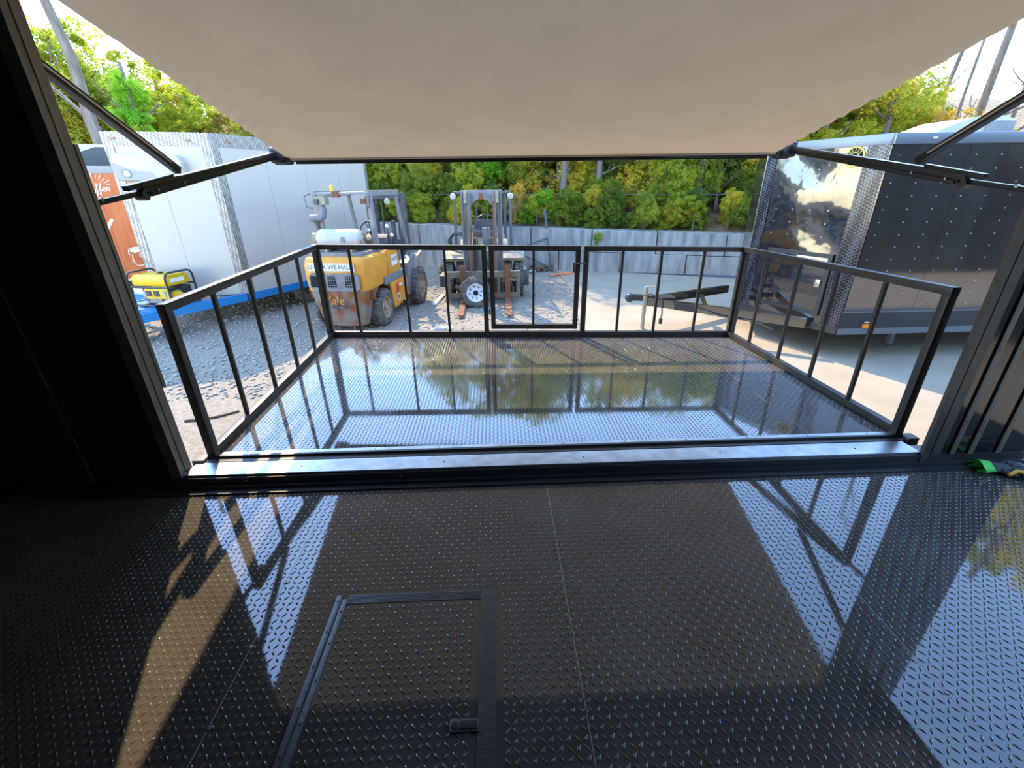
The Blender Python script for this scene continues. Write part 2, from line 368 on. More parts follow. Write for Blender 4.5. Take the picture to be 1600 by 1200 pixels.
# ================================================================== fold-down deck
XL, XR, YN, YF, ZD = -1.80, 2.586, 2.412, 4.66, .0873
TW = .0516
def dz(x, y): return -TW*(2*(x-XL)/(XR-XL)-1)*np.clip((y-YN)/(YF-YN), 0, 1.1)
def dwarp(q): return (q[0], q[1], q[2]+float(dz(q[0], q[1])))
deck = thing('fold_down_deck', ((XL+XR)/2, (YN+YF)/2, -.02), 'glossy black diamond plate deck folded out from the trailer', 'deck')
L0 = np.array([(XL+XR)/2, (YN+YF)/2, -.02])
for a, b in ((XL+.01, 2.03), (2.03, XR-.01)):     # plate sheets across the deck
    g = MB().grid(lambda u, v: (a+.0006+(b-a-.0012)*u, YN-.005+(YF-YN)*v, ZD), 14, 24)
    sh = obj('deck_sheet', g, 'deckplate', deck, True, warp=dwarp)
    V, F = tread(a, b, YN+.025, YF-.03, ZD, pitch=.0262, L=.0122, Wd=.0042, H=.0032, warp=dz); V -= L0
    rawobj('diamond_tread', V, F, 'deckplate', sh, kind='stuff')
fr = MB()
for x in (XL, XR): fr.bar((x, YN-.01, ZD-.05), (x, YF+.03, ZD-.05), .06, .09)
for k in range(6): y = YN+.03+(YF-YN)*k/5; fr.bar((XL, y, ZD-.05), (XR, y, ZD-.05), .05, .08)
obj('deck_frame', fr, 'blacksteel', deck, True, warp=dwarp, smooth=False)
lip = obj('edge_strip', MB().box(XL+.02, XR-.01, YN-.012, YN+.026, ZD, ZD+.004), 'sillmetal', deck, True)
for k in range(11): obj('screw', MB().lathe([(0, ZD+.0055), (.004, ZD+.0055), (.006, ZD+.004)], 8, Matrix.Translation((XL+.2+k*.4, YN+.008, 0))), 'darkscrew', lip, True)
obj('hinge_channel', MB().box(XL-.03, XR+.03, YN-.07, YN-.03, ZD-.07, ZD-.006).box(XL-.03, XR+.03, YN-.03, YN-.012, ZD-.07, ZD+.008), 'blacksteel', deck, True, smooth=False)
for x0 in (XL-.09, XR+.02):
    obj('hinge_end', MB().box(x0, x0+.07, YN-.08, YN-.012, ZD-.05, ZD+.012), 'jamb', deck, True, bevel=.004)
for x in (XL+.4, (XL+XR)/2, XR-.4):
    obj('support_leg', MB().bar((x, YF-.1, -.6), (x, YF-.1, ZD-.09), .05, .05, (0, 1, 0)), 'blacksteel', deck, True)

# ------------------------------------------------------------------ railing
rail = thing('deck_railing', ((XL+XR)/2, YF, ZD), 'black square tube railing with a small gate around the deck', 'railing')
ZT, ZB = ZD+.94, ZD+.03
def rbar(name, p0, p1, w, h, upv=(0, 0, 1), par=None, m='blacksteel', bv=.004):
    return obj(name, MB().bar(p0, p1, w, h, upv), m, par or rail, True, bevel=bv, warp=dwarp)
Y1 = (0, 1, 0)
rbar('top_rail', (XL-.025, YF, ZT), (-.097, YF, ZT), .05, .05)
rbar('top_rail', (.905, YF, ZT), (XR+.02, YF, ZT), .05, .05)
rbar('bottom_rail', (XL-.02, YF, ZB), (XR+.02, YF, ZB), .05, .06)
for x in (XL, XR): rbar('post', (x, YF, ZD), (x, YF, ZT-.025), .05, .05, Y1)
for x in (-.122, .930): rbar('post', (x, YF, ZB+.03), (x, YF, ZT-.025), .05, .05, Y1)
for x in (-1.483, -.952, -.526, 1.311, 1.72, 2.169): rbar('baluster', (x, YF, ZB+.03), (x, YF, ZT-.025), .025, .025, Y1, bv=.002)
for x, ys, s in ((XL, (2.85, 3.30, 3.738, 4.156), -1), (XR, (2.853, 3.293, 3.739, 4.239), 1)):
    rbar('top_rail', (x, YN-.028, ZT), (x, YF-.03, ZT), .05, .05)
    rbar('bottom_rail', (x, YN+.025, ZB), (x, YF-.03, ZB), .05, .05)
    rbar('post', (x, YN, ZD-.03), (x, YN, ZT-.025), .05, .05, Y1)
    rbar('post', (x+s*.012, YF-.055, ZD), (x+s*.012, YF-.055, ZT-.025), .03, .03, Y1)
    for y in ys: rbar('baluster', (x, y, ZB+.025), (x, y, ZT-.025), .025, .025, Y1, bv=.002)
g0, g1, gb = -.071, .868, ZD+.115
gm = MB().bar((g0, YF, ZT), (g1, YF, ZT), .05, .05).bar((g0, YF, gb), (g1, YF, gb), .04, .05)
for x in (g0+.024, g1-.024): gm.bar((x, YF, gb-.025), (x, YF, ZT-.025), .048, .048, Y1)
gate = obj('gate', gm, 'blacksteel', rail, True, warp=dwarp, smooth=False)
rbar('baluster', (.386, YF, gb+.02), (.386, YF, ZT-.025), .025, .025, Y1, gate, bv=.002)
for z in (ZD+.28, ZD+.78): obj('hinge', MB().cyl((-.085, YF-.022, z-.03), (-.085, YF-.022, z+.03), .008, 10), 'blacksteel', gate, True, warp=dwarp)
obj('latch', MB().bar((.80, YF-.04, ZD+.80), (.80, YF-.04, ZD+.70), .018, .012).bar((.80, YF-.04, ZD+.795), (.92, YF-.035, ZD+.795), .012, .012), 'rodsteel', gate, True, warp=dwarp)

# ================================================================== awning
AX0, AX1, AYF, AZF, ASL = -2.12, 3.0, 5.18, 1.895, .243
aw = thing('awning', ((AX0+AX1)/2, WY+WT, 2.59), 'beige grey roll-out awning with folding black arms above the deck', 'awning')
def afab(u, v):
    x = AX0+(AX1-AX0)*u; y = AYF-(AYF-WY-WT-.02)*v; z = AZF+ASL*(AYF-y)
    e = min(u, 1-u); z -= .03*math.sin(PI*v)*(1-math.exp(-e*9))
    w = math.exp(-e*14)*math.exp(-((v-.38)/.28)**2)
    z += .010*w*math.sin((y*1.0+e*(AX1-AX0)*1.1)*38) + .004*math.sin(y*55+x*3)*math.exp(-e*20)*math.exp(-((v-.2)/.2)**2)
    return (x, y, z)
obj('canopy_fabric', MB().grid(afab, 160, 70), 'fabric', aw, True)
obj('hem', MB().cyl((AX0-.02, AYF+.005, AZF-.006), (AX1+.02, AYF+.005, AZF-.006), .010, 10), 'greytrim', aw, True)
obj('roller_tube', MB().cyl((AX0-.03, AYF+.045, AZF+.012), (AX1+.03, AYF+.045, AZF+.012), .042, 18), 'armblack', aw, True)
obj('front_bar', MB().box(AX0+.07, AX1-.07, AYF+.015, AYF+.03, AZF-.052, AZF-.012), 'armblack', aw, True, bevel=.004)
obj('wall_rail', MB().box(AX0-.05, AX1+.05, WY+WT, WY+WT+.03, 2.56, 2.62), 'armblack', aw, True)
for x, s in ((-2.22, 1), (3.13, -1)):
    hd = Vector((x, 5.2, 1.945)); e0 = Vector((x, 3.10, 1.612)); wl = Vector((x, WY+WT+.01, 1.49))
    d = (hd-e0).normalized(); n_ = Vector((1, 0, 0)).cross(d).normalized()
    if n_.z < 0: n_ = -n_
    arm = obj('arm', MB().bar(e0+n_*.006, hd, .05, .045).bar(e0+d*.07-n_*.035, hd-d*.05-n_*.030, .036, .03), 'armblack', aw, True, bevel=.004)
    obj('arm_channel', MB().bar(e0-d*.11+n_*.026, e0+d*.35+n_*.032, .04, .03), 'armblack', arm, True, bevel=.003)
    obj('arm_knuckle', MB().cyl(e0-n_*.03+Vector((-.03, 0, 0)), e0-n_*.03+Vector((.03, 0, 0)), .032, 16), 'armplastic', arm, True)
    for q in (.02, .13, .42): obj('bolt', MB().cyl(e0+d*q-n_*.02+Vector((s*.018, 0, 0)), e0+d*q-n_*.02+Vector((s*.03, 0, 0)), .009, 10), 'rodsteel', arm, True)
    rod = obj('rod', MB().bar(wl, e0+d*.1-n_*.02, .024, .03), 'armblack', aw, True, bevel=.003)
    p = wl.lerp(e0, .58); obj('bolt', MB().cyl(p+Vector((s*.01, 0, .004)), p+Vector((s*.022, 0, .004)), .011, 10), 'rodsteel', rod, True)
    hc = MB()
    M = frame(hd+Vector((s*.02, .02, -.03)), (0, 1, 0), (0, 0, 1))
    hc.prism([(-.13, -.06), (.05, -.075), (.10, -.03), (.10, .055), (.06, .10), (-.05, .095), (-.13, .07)], M, -.055, .06)
    hc.cyl(hd+Vector((-s*.045, .025, -.035)), hd+Vector((s*.12, .025, -.035)), .072, 20)
    obj('roller_head', hc, 'armplastic', aw, True, bevel=.006)
    f0 = Vector((x, 3.53, 1.735)); f1 = Vector((x, WY+WT+.02, 2.385))
    st = obj('strut', MB().bar(f0, f1, .045, .048), 'armblack', aw, True, bevel=.003)
    dd = (f1-f0).normalized(); nn = Vector((1, 0, 0)).cross(dd)
    obj('strut_cover', MB().bar(f0+dd*.1+Vector((s*.024, 0, 0)), f1-dd*.15+Vector((s*.024, 0, 0)), .008, .012), 'rodsteel', st, True)
    obj('wall_bracket', MB().box(x-.05, x+.05, WY+WT, WY+WT+.05, 2.25, 2.46), 'armblack', aw, True, bevel=.006)
    obj('wall_bracket', MB().box(x-.04, x+.04, WY+WT, WY+WT+.04, 1.42, 1.56), 'armblack', aw, True, bevel=.006)
# ================================================================== yard
GZ = -.6
struct('ground', MB().grid(lambda u, v: (-32+64*u, -14+54*v, GZ), 8, 8), 'gravel', 'pale crushed gravel covering the yard', 'ground')
pad = [(1.70, 13.25), (1.71, 9.9), (1.46, 7.65), (1.15, 4.5), (.7, -6), (28, -6), (28, 5.6)]
struct('pavement', MB().prism(pad, Matrix.Identity(4), GZ-.05, GZ+.012), 'concrete', 'smooth concrete slab beside the gravel', 'pavement', smooth=False)
rs = np.random.RandomState(5)
def stones(n, fx, sz, z0=GZ):
    """n small rough stones; fx(rs) gives a position"""
    tpl = np.array([(1, 0, 0), (0, 1, 0), (-1, 0, 0), (0, -1, 0), (0, 0, .8), (0, 0, -.5)], float)
    f = np.array([(0, 1, 4), (1, 2, 4), (2, 3, 4), (3, 0, 4), (1, 0, 5), (2, 1, 5), (3, 2, 5), (0, 3, 5)])
    P = np.array([fx(rs) for _ in range(n)]); s = sz*(.5+rs.rand(n, 1, 1)); an = rs.rand(n)*6.28
    T = tpl[None]*(1+.5*(rs.rand(n, 6, 3)-.5)); c, q = np.cos(an)[:, None], np.sin(an)[:, None]
    V = np.stack([T[..., 0]*c-T[..., 1]*q, T[..., 0]*q+T[..., 1]*c, T[..., 2]*.7], -1)*s
    V[..., :2] += P[:, None, :2]; V[..., 2] += z0 + s[..., 0]*.2 + (P[:, None, 2] if P.shape[1] > 2 else 0)
    return V.reshape(-1, 3), (np.arange(n)[:, None, None]*6+f[None]).reshape(-1, 3)
V, F = stones(7000, lambda r: (-7+8.5*r.rand(), 4.7+8.2*r.rand()**1.3), .022)
tag(rawobj('loose_gravel', V, F, 'stone'), 'loose grey stones strewn over the gravel yard', 'gravel', kind='stuff')

# block wall
WP0, WD = Vector((-1.458, 13.651, 0)), Vector((.95808, -.2865, 0)); WN = Vector((.2865, .95808, 0))   # WN points behind the wall
bw = thing('retaining_wall', tuple(WP0+WD*3+Vector((0, 0, GZ))), 'grey concrete block retaining wall two courses high below the bank', 'wall')
def wpt(s, t, z): return tuple(WP0 + WD*s + WN*t + Vector((0, 0, z)))
def ztop(s): return .61-.022*max(-6, min(s, 10))
def zmid(s): return .005-.015*max(-6, min(s, 10))
def block(s0, s1, lo, hi):
    j = lambda a: rnd.uniform(-a, a); t0 = j(.025); g = .012
    vs = [wpt(s, t+(t0 if t < .1 else 0)+j(.006), z+j(.008)) for s, (za, zb) in ((s0+g, (lo(s0), hi(s0))), (s1-g, (lo(s1), hi(s1)))) for t, z in ((0, za+.006), (.62, za+.006), (.62, zb-.006), (0, zb-.006))]
    b = MB().add(vs, [(0, 1, 2, 3), (7, 6, 5, 4), (0, 4, 5, 1), (1, 5, 6, 2), (2, 6, 7, 3), (3, 7, 4, 0)])
    obj('concrete_block', b, 'blockwall', bw, True, bevel=.018, smooth=False)
for k in range(-7, 6): block(2.55+1.695*k, 2.55+1.695*(k+1), zmid, ztop)
for k in range(-8, 6): block(3.35+1.69*k, 3.35+1.69*(k+1), lambda s: GZ-.06, zmid)
struct('kerb_strip', MB().add([(2.45, 12.75, GZ+.02), (6.2, 11.05, GZ+.02), (6.35, 11.42, GZ+.02), (2.3, 12.66, GZ+.02)] + [(2.45, 12.45, GZ-.02), (6.2, 10.75, GZ-.02), (6.35, 11.42, GZ-.02), (2.3, 12.66, GZ-.02)], [(0, 1, 2, 3), (4, 5, 1, 0), (5, 6, 2, 1), (7, 4, 0, 3)]), 'asphalt', 'dark strip along the foot of the block wall', 'kerb')
def hz(s, t): return .42 - .02*max(-6, min(s, 10)) + .34*t*(1-.012*t) + .12*math.sin(s*.9)*min(1, t)
struct('hillside', MB().grid(lambda u, v: wpt(-26+54*u, .35+22*v, hz(-26+54*u, 22*v)), 50, 22), 'litter', 'brown leaf littered bank behind the block wall', 'hillside')
struct('far_ground', MB().grid(lambda u, v: wpt(-60+120*u, 22+22*v, 4.6+.2*v), 10, 4), 'litter', 'far wooded rise behind the bank', 'hillside')

# rubble, leaf litter heap, small finds on the yard
V, F = stones(1500, lambda r: (-1.6+3.2*r.rand(), 12.55+.75*r.rand()**.7, .14*r.rand()**2), .05)
tag(rawobj('rubble_heap', V, F, 'litter'), 'heap of dead leaves and rubble at the foot of the block wall', 'rubble', kind='stuff')
for i, (x, y, s, lb) in enumerate(((1.28, 12.9, .11, 'pale rounded rock at the heap between forklift and leaning pole'), (.72, 12.7, .16, 'largest grey rock lying in the leaf heap'), (.98, 12.45, .09, 'small grey rock in front of the leaf heap'),
                               (-1.15, 11.9, .10, 'flat pale rock beside the yellow forklift'), (1.75, 12.95, .07, 'little rock at the edge of the concrete slab'))):
    b = MB().ball((0, 0, 0), s, 9, 6, (1.2, .9, .6)); b.v = [(x_*(1+.18*math.sin(17*x_+31*z_)), y_*(1+.15*math.sin(23*y_)), z_) for x_, y_, z_ in b.v]
    o = obj('rock', b, 'stone'); o.location = (x, y, GZ+s*.5); tag(o, lb, 'rock', 'rocks by the wall')
o = obj('plank', MB().bar((-1.30, 8.93, GZ+.02), (-1.19, 9.85, GZ+.02), .09, .03), 'plank', bevel=.004); tag(o, 'short whitish plank lying on gravel between the two forklifts', 'plank')
b = MB()
for k in range(7):
    a = k/6; b.ball((1.45+.5*a+rnd.uniform(-.03, .03), 11.9+.22*a, GZ+.03), .07+.06*a*(k > 3), 9, 6, (1.2, .8, .35))
tag(obj('cloth', b, 'clothorange'), 'crumpled orange cloth on the slab near the block wall', 'cloth')
b = MB().tube([(-3.30, 4.17, GZ+.012), (-3.15, 4.19, GZ+.014), (-3.0, 4.25, GZ+.012), (-2.84, 4.37, GZ+.012)], .012, 6)
tag(obj('cable_scrap', b, 'rubber'), 'thin dark scrap of cable on sunlit gravel', 'cable')
b = MB().bar((-.2, 0, .0), (.18, .04, .05), .16, .02).bar((-.1, .05, .06), (.1, -.03, .06), .1, .03)
o = obj('paper_scrap', b, 'plank'); o.location = (-.95, 7.1, GZ+.02); tag(o, 'crumpled pale paper scrap on the gravel near the front forklift wheel', 'paper')
# leaning metal frame in front of the wall
fm = thing('metal_frame', (1.55, 13.0, GZ), 'blue grey steel frame standing against the block wall', 'frame')
obj('upright', MB().bar((1.56, 12.72, GZ), (1.36, 12.9, 1.02), .055, .055, (0, 1, 0)), 'fenceblue', fm, True)
obj('brace', MB().bar((1.53, 12.7, GZ+.1), (.45, 12.75, -.02), .035, .035), 'fenceblue', fm, True)
obj('brace', MB().bar((1.42, 12.8, .28), (.45, 12.75, -.02), .03, .03), 'fenceblue', fm, True)
obj('rail_bar', MB().bar((1.38, 12.86, .58), (-.1, 12.95, .62), .03, .03), 'fenceblue', fm, True)
obj('foot', MB().bar((.45, 12.75, -.02), (.42, 12.72, GZ), .03, .03, (0, 1, 0)), 'fenceblue', fm, True)
# fence along the bank
fe = thing('chain_fence', wpt(3, 1.0, .4), 'dark thin rail fence half hidden in the shrubs on the bank', 'fence')
for z in (.98, 1.45): obj('rail', MB().cyl(wpt(-4, 1.15, z), wpt(12, 1.15, z-.15), .012, 8), 'rubber', fe, True)
for k in range(8): s = -3.5+2.1*k; obj('post', MB().cyl(wpt(s, 1.15, .2), wpt(s, 1.15, 1.5), .022, 10), 'rubber', fe, True)

# ================================================================== white trailer with blue chassis
def checker(name, a, b, sc, rough, metal):
    m = mat(name, a, rough, metal); n = m.node_tree.nodes; l = m.node_tree.links; bs_ = n['Principled BSDF']
    tc = n.new('ShaderNodeTexCoord'); mp = n.new('ShaderNodeMapping'); mp.inputs['Rotation'].default_value = (.4, .7, .5)
    ck = n.new('ShaderNodeTexChecker'); ck.inputs['Scale'].default_value = sc
    ck.inputs['Color1'].default_value = (*a, 1); ck.inputs['Color2'].default_value = (*b, 1)
    l.new(tc.outputs['Object'], mp.inputs[0]); l.new(mp.outputs[0], ck.inputs['Vector']); l.new(ck.outputs['Color'], bs_.inputs['Base Color'])
    bp = n.new('ShaderNodeBump'); bp.inputs['Strength'].default_value = .8; bp.inputs['Distance'].default_value = .01
    l.new(ck.outputs['Fac'], bp.inputs['Height']); l.new(bp.outputs[0], bs_.inputs['Normal'])
checker('silverplate', (.46, .44, .40), (.13, .13, .135), 52, .35, .45)
checker('darkdiamond', (.10, .10, .115), (.010, .010, .014), 36, .2, .3)

U = Vector((.468, .884, 0)).normalized(); NL = Vector((-U.y, U.x, 0))
wrz = math.atan2(U.y, U.x)
wt = thing('white_trailer', (-4.51, 8.15, GZ), 'white V-nose cargo trailer with silver diamond plate corners and blue chassis', 'trailer', wrz)
LN = 3.45; BZ, TZ = .5, 3.04
AP = (-.946, 1.08); C1 = (0, 2.3)
shell = MB().prism([(0.01, 0.01), (LN-.01, .01), (LN-.01, 2.29), (.01, 2.29), (AP[0]+.02, AP[1])], Matrix.Identity(4), BZ, TZ-.02)
obj('body_shell', shell, 'greytrim', wt, smooth=False)
obj('roof', MB().prism([(0, 0), (LN, 0), (LN, 2.3), C1, AP], Matrix.Identity(4), TZ-.02, TZ), 'white', wt, smooth=False)
for a, b in ((.13, .93), (.934, 1.765), (1.769, 2.6), (2.604, LN-.06)):
    obj('side_panel', MB().box(a, b, -.004, .012, BZ, TZ-.19), 'white', wt)
obj('side_panel', MB().box(0.1, LN-.06, 2.29, 2.304, BZ, TZ-.19), 'white', wt)
obj('rear_panel', MB().box(LN-.01, LN+.006, .04, 2.26, BZ, TZ-.1), 'white', wt)
nd = (Vector((0, 0, 0)) - Vector((*AP, 0))); NLn = nd.length; nd.normalize()
MN = frame((*AP, 0), nd, (0, 0, 1))                 # nose face: x from apex to corner, y up, z outwards
for a, b in ((.13, .628), (.632, NLn-.12)): obj('nose_panel', MB().box(a, b, BZ, TZ-.19, -.01, .006, MN), 'white', wt)
nd2 = (Vector((*C1, 0))-Vector((*AP, 0))); N2 = nd2.length; M2 = frame((*C1, 0), -nd2.normalized(), (0, 0, 1))
obj('nose_panel', MB().box(.1, N2-.1, BZ, TZ-.19, -.01, .006, M2), 'white', wt)
obj('corner_plate', MB().box(0, .125, BZ, TZ, -.008, .010, MN).box(N2-.12, N2, BZ, TZ, -.008, .010, M2), 'silverplate', wt, smooth=False)
obj('corner_plate', MB().box(NLn-.115, NLn+.004, BZ-.02, TZ, -.008, .010, MN), 'silverplate', wt, smooth=False)
obj('corner_plate', MB().box(-.004, .125, -.010, .01, BZ-.02, TZ), 'silverplate', wt, smooth=False)
obj('corner_plate', MB().box(LN-.06, LN+.01, -.010, .01, BZ-.02, TZ), 'silverplate', wt, smooth=False)
obj('top_band', MB().box(.125, NLn-.115, TZ-.19, TZ+.005, -.008, .009, MN), 'silverplate', wt, smooth=False)
obj('top_band', MB().box(.125, LN-.06, -.009, .01, TZ-.19, TZ+.005), 'silverplate', wt, smooth=False)
obj('marker_light', MB().box(.10, .17, TZ-.10, TZ-.07, .01, .025, MN), 'amberdark', wt, bevel=.004)
obj('marker_light', MB().box(1.10, 1.17, TZ-.12, TZ-.09, .01, .025, MN), 'amberdark', wt, bevel=.004)
obj('marker_light', MB().box(.28, .36, -.025, -.009, TZ-.12, TZ-.09), 'amberdark', wt, bevel=.004)
obj('door_handle', MB().box(2.25, 2.42, -.03, -.004, 2.10, 2.22), 'greytrim', wt, bevel=.01)
ac = obj('air_conditioner', MB().prism([(.10, 2.36), (1.0, 2.36), (1.02, 2.62), (.96, 2.72), (.14, 2.74), (.09, 2.66)], MN, .006, .20), 'whiteac', wt, bevel=.03)
wave = [(.10, 2.62)] + [(.10+.08*k, 2.62-.10*(k/6)**1.0-.06*math.sin(PI*k/7)) for k in range(1, 7)] + [(.62, 2.40), (.60, 2.375), (.10, 2.375)]
obj('grille_panel', MB().prism(wave, MN, .195, .207), 'greytrim', ac, smooth=False)
obj('emblem', MB().lathe([(0, .218), (.045, .218), (.055, .207)], 20, MN @ Matrix.Translation((.26, 2.46, 0))), 'whiteac', ac)
obj('emblem_ring', MB().lathe([(.046, .219), (.058, .219), (.058, .205)], 20, MN @ Matrix.Translation((.26, 2.46, 0))), 'guardgrey', ac)
# blue chassis and front platform
ch = MB().box(0, LN, -.02, .06, BZ-.13, BZ).box(0, LN, 2.24, 2.32, BZ-.13, BZ).box(0, .08, 0, 2.3, BZ-.13, BZ).box(LN-.08, LN, 0, 2.3, BZ-.13, BZ)
for k in range(1, 5): ch.box(LN*k/5, LN*k/5+.05, 0, 2.3, BZ-.11, BZ-.03)
obj('chassis', ch, 'blue', wt, smooth=False)
iw = wm(wt).inverted()
def wl_(x, y, z): return tuple(iw @ Vector((x, y, z)))
p_c, p_f, p_l = (-4.55, 8.12, -.16), (-5.45, 6.8, -.17), (-7.3, 7.85, -.16)
tg = MB().bar(p_c, p_f, .08, .13).bar(p_f, p_l, .10, .14).bar((-5.0, 7.5, -.16), (-6.7, 8.4, -.16), .07, .11).bar((-6.0, 8.2, -.16), (-6.4, 7.3, -.16), .07, .11)
obj('tongue_frame', tg, 'blue', wt, True, smooth=False)
obj('tongue_deck', MB().prism([(-4.9, 7.65), (-5.42, 6.88), (-6.3, 7.38), (-5.95, 7.75)], Matrix.Identity(4), -.12, -.095), 'blue', wt, True, smooth=False)
obj('plate_box', MB().bar((-5.50, 6.74, -.17), (-5.95, 6.99, -.17), .02, .10), 'guardgrey', wt, True)
obj('jack_stand', MB().bar((-5.72, 6.98, -.6), (-5.72, 6.98, -.2), .07, .07, (0, 1, 0)).box(-5.82, -5.62, 6.88, 7.08, -.6, -.56), 'dustytan', wt, True)
for k in range(2):
    x = 1.5+.85*k
    w = MB().lathe([(.16, -.1), (.30, -.1), (.34, -.06), (.34, .06), (.30, .1), (.16, .1)], 24, frame((x, .25, .34), (1, 0, 0), (0, 0, 1)), closed=True)
    obj('wheel', w, 'rubber', wt)
obj('wheel', MB().lathe([(.16, -.1), (.30, -.1), (.34, -.06), (.34, .06), (.30, .1), (.16, .1)], 24, frame((1.5, 2.05, .34), (1, 0, 0), (0, 0, 1)), closed=True), 'rubber', wt)

# ------------------------------------------------------------------ generator on the blue platform
gdir = (Vector(p_f)-Vector(p_c)); grz = math.atan2(gdir.y, gdir.x)
ge = thing('generator', (-5.42, 7.40, -.095), 'yellow portable generator in a black tube cradle on the blue platform', 'generator', -.24)
gl, gw, gh = .36, .25, .54      # half length, half width, height ; +x = right end seen from us, -y = towards us
for x in (-gl, gl):
    obj('cradle_tube', MB().tube([(x, -gw, 0), (x, -gw, gh-.08), (x, -gw+.03, gh-.02), (x, -gw+.08, gh), (x, gw-.08, gh), (x, gw-.03, gh-.02), (x, gw, gh-.08), (x, gw, 0)], .016, 10), 'tubeblack', ge)
for y in (-gw, gw):
    obj('cradle_rail', MB().tube([(-gl, y, .32), (gl, y, .32)], .015, 8), 'tubeblack', ge)
    obj('cradle_rail', MB().tube([(-gl, y, .03), (gl, y, .03)], .015, 8), 'tubeblack', ge)
tk = obj('fuel_tank', MB().prism([(-.21, .33), (.21, .33), (.23, .37), (.22, .46), (.17, .50), (-.17, .50), (-.22, .46), (-.23, .37)], frame((0, 0, 0), (0, 1, 0), (0, 0, 1)), -.32, .30), 'genyellow', ge, bevel=.02)
obj('fuel_cap', MB().cyl((.02, 0, .49), (.02, 0, .525), .045, 16), 'tubeblack', tk)
obj('tank_badge', MB().box(.302, .308, -.12, .12, .38, .44), 'printwhite', tk)
pn = obj('control_panel', MB().box(-.12, .33, -.235, -.21, .14, .31), 'genyellow', ge, bevel=.006)
for x in (-.05, .10): obj('outlet', MB().box(x-.05, x+.05, -.245, -.235, .18, .27).cyl((x, -.25, .225), (x, -.235, .225), .03, 12), 'darkplastic', pn)
obj('breaker', MB().box(.22, .28, -.245, -.235, .17, .27), 'greytrim', pn)
obj('side_badge', MB().box(-.33, -.15, -.235, -.225, .22, .30), 'printwhite', ge)
obj('engine_block', MB().box(-.18, .15, -.15, .15, .05, .22).box(-.10, .1, -.19, -.15, .06, .15).cyl((.15, 0, .15), (.27, 0, .15), .11, 18), 'engine', ge, smooth=False)
obj('muffler', MB().box(.0, .30, .05, .22, .16, .30), 'tubeblack', ge, bevel=.02)
obj('recoil_cover', MB().lathe([(0, .05), (.05, .05), (.10, .035), (.115, 0), (.115, -.03)], 22, frame((.30, -.06, .13), (0, 1, 0), (0, 0, 1))), 'genyellow', ge)
obj('alternator', MB().cyl((-.32, 0, .14), (-.18, 0, .14), .12, 20), 'engine', ge)
for x in (-.25, .25): obj('rubber_foot', MB().box(x-.04, x+.04, -gw, gw, -.0, .03), 'tubeblack', ge)

# ================================================================== orange coffee trailer
cxr = Vector((.785, .62, 0)); crz = math.atan2(cxr.y, cxr.x)
cf = thing('coffee_trailer', (-8.1, 10.3, GZ), 'orange wood-look coffee trailer with white drawings beyond the white trailer', 'trailer', crz)
obj('body_shell', MB().box(-2.4, 1.9, .01, 2.1, .42, 2.66), 'orange', cf)
for a, b in ((-2.4, -1.25), (-1.246, -.1), (-.096, 1.05), (1.054, 1.9)): obj('side_panel', MB().box(a, b, -.006, .01, .42, 2.56), 'orange', cf)
obj('roof_trim', MB().box(-2.42, 1.92, -.02, 2.12, 2.56, 2.70), 'greytrim', cf, bevel=.01)
obj('chassis', MB().box(-2.4, 1.9, .05, 2.05, .30, .42), 'tubeblack', cf)
obj('bottom_trim', MB().box(-2.4, 1.9, -.012, -.006, .40, .44), 'printwhite', cf)
ru = obj('roof_unit', MB().prism([(-.9, 2.70), (.62, 2.70), (.60, 2.98), (.50, 3.05), (.1, 3.05), (-.25, 2.92), (-.9, 2.90)], frame((0, 0, 0), (1, 0, 0), (0, 0, 1)) @ Matrix.Diagonal((1, 1, -1, 1)), .3, 1.1), 'darkplastic', cf, bevel=.02)
obj('unit_cover', MB().prism([(-.92, 2.90), (-.25, 2.93), (.1, 3.06), (.5, 3.07), (.62, 2.99), (.63, 3.05), (.45, 3.12), (-.92, 3.10)], frame((0, 0, 0), (1, 0, 0), (0, 0, 1)) @ Matrix.Diagonal((1, 1, -1, 1)), .34, 1.12), 'whiteac', ru, smooth=False)
def pen(name, strokes, r=.012, par=cf):
    b = MB()
    for st in strokes: b.tube([(x, -.012, z) for x, z in st], r, 5)
    return obj(name, b, 'printwhite', par)
def arc(cx, cz, rx, rz, a0, a1, n=12): return [(cx+rx*math.cos(math.radians(a0+(a1-a0)*k/n)), cz+rz*math.sin(math.radians(a0+(a1-a0)*k/n))) for k in range(n+1)]
def tilt(st, x0=-.1, z0=2.26, a=.18): return [[(x, z+(x-x0)*a) for x, z in s_] for s_ in st]
zc = 2.24
word = [arc(-.31, zc+.04, .08, .10, 60, 310)] + [arc(-.165, zc, .035, .04, 0, 360)]
for k in range(2):
    x = -.10+.055*k; word.append([(x-.035, zc), (x+.01, zc+.06), (x+.03, zc+.12), (x+.012, zc+.135), (x, zc+.06), (x-.012, zc-.08), (x-.03, zc-.10), (x-.02, zc-.04), (x+.03, zc)])
for k in range(2):
    x = .015+.065*k; word.append([(x-.035, zc)]+arc(x, zc, .026, .036, 0, 300, 10)+[(x+.035, zc-.015)])
pen('lettering', tilt(word), .0075)
rays = []
for k in range(11):
    a = math.radians(15+15*k); r0, r1 = .17, .24+.03*(k % 2)
    rays.append([(-.12+r0*1.15*math.cos(a), zc+.06+r0*math.sin(a)), (-.12+r1*1.15*math.cos(a), zc+.06+r1*math.sin(a))])
for k in range(5): rays.append([(-.16+.05*k, zc-.14), (-.15+.055*k, zc-.20)])
pen('burst_mark', rays, .006)
pen('swirl_mark', [arc(-.24, 1.66, .07, .12, -60, 200), arc(-.24, 1.66, .045, .085, -60, 200), [(-.20, 1.45), (-.14, 1.50), (-.05, 1.66)]], .010)
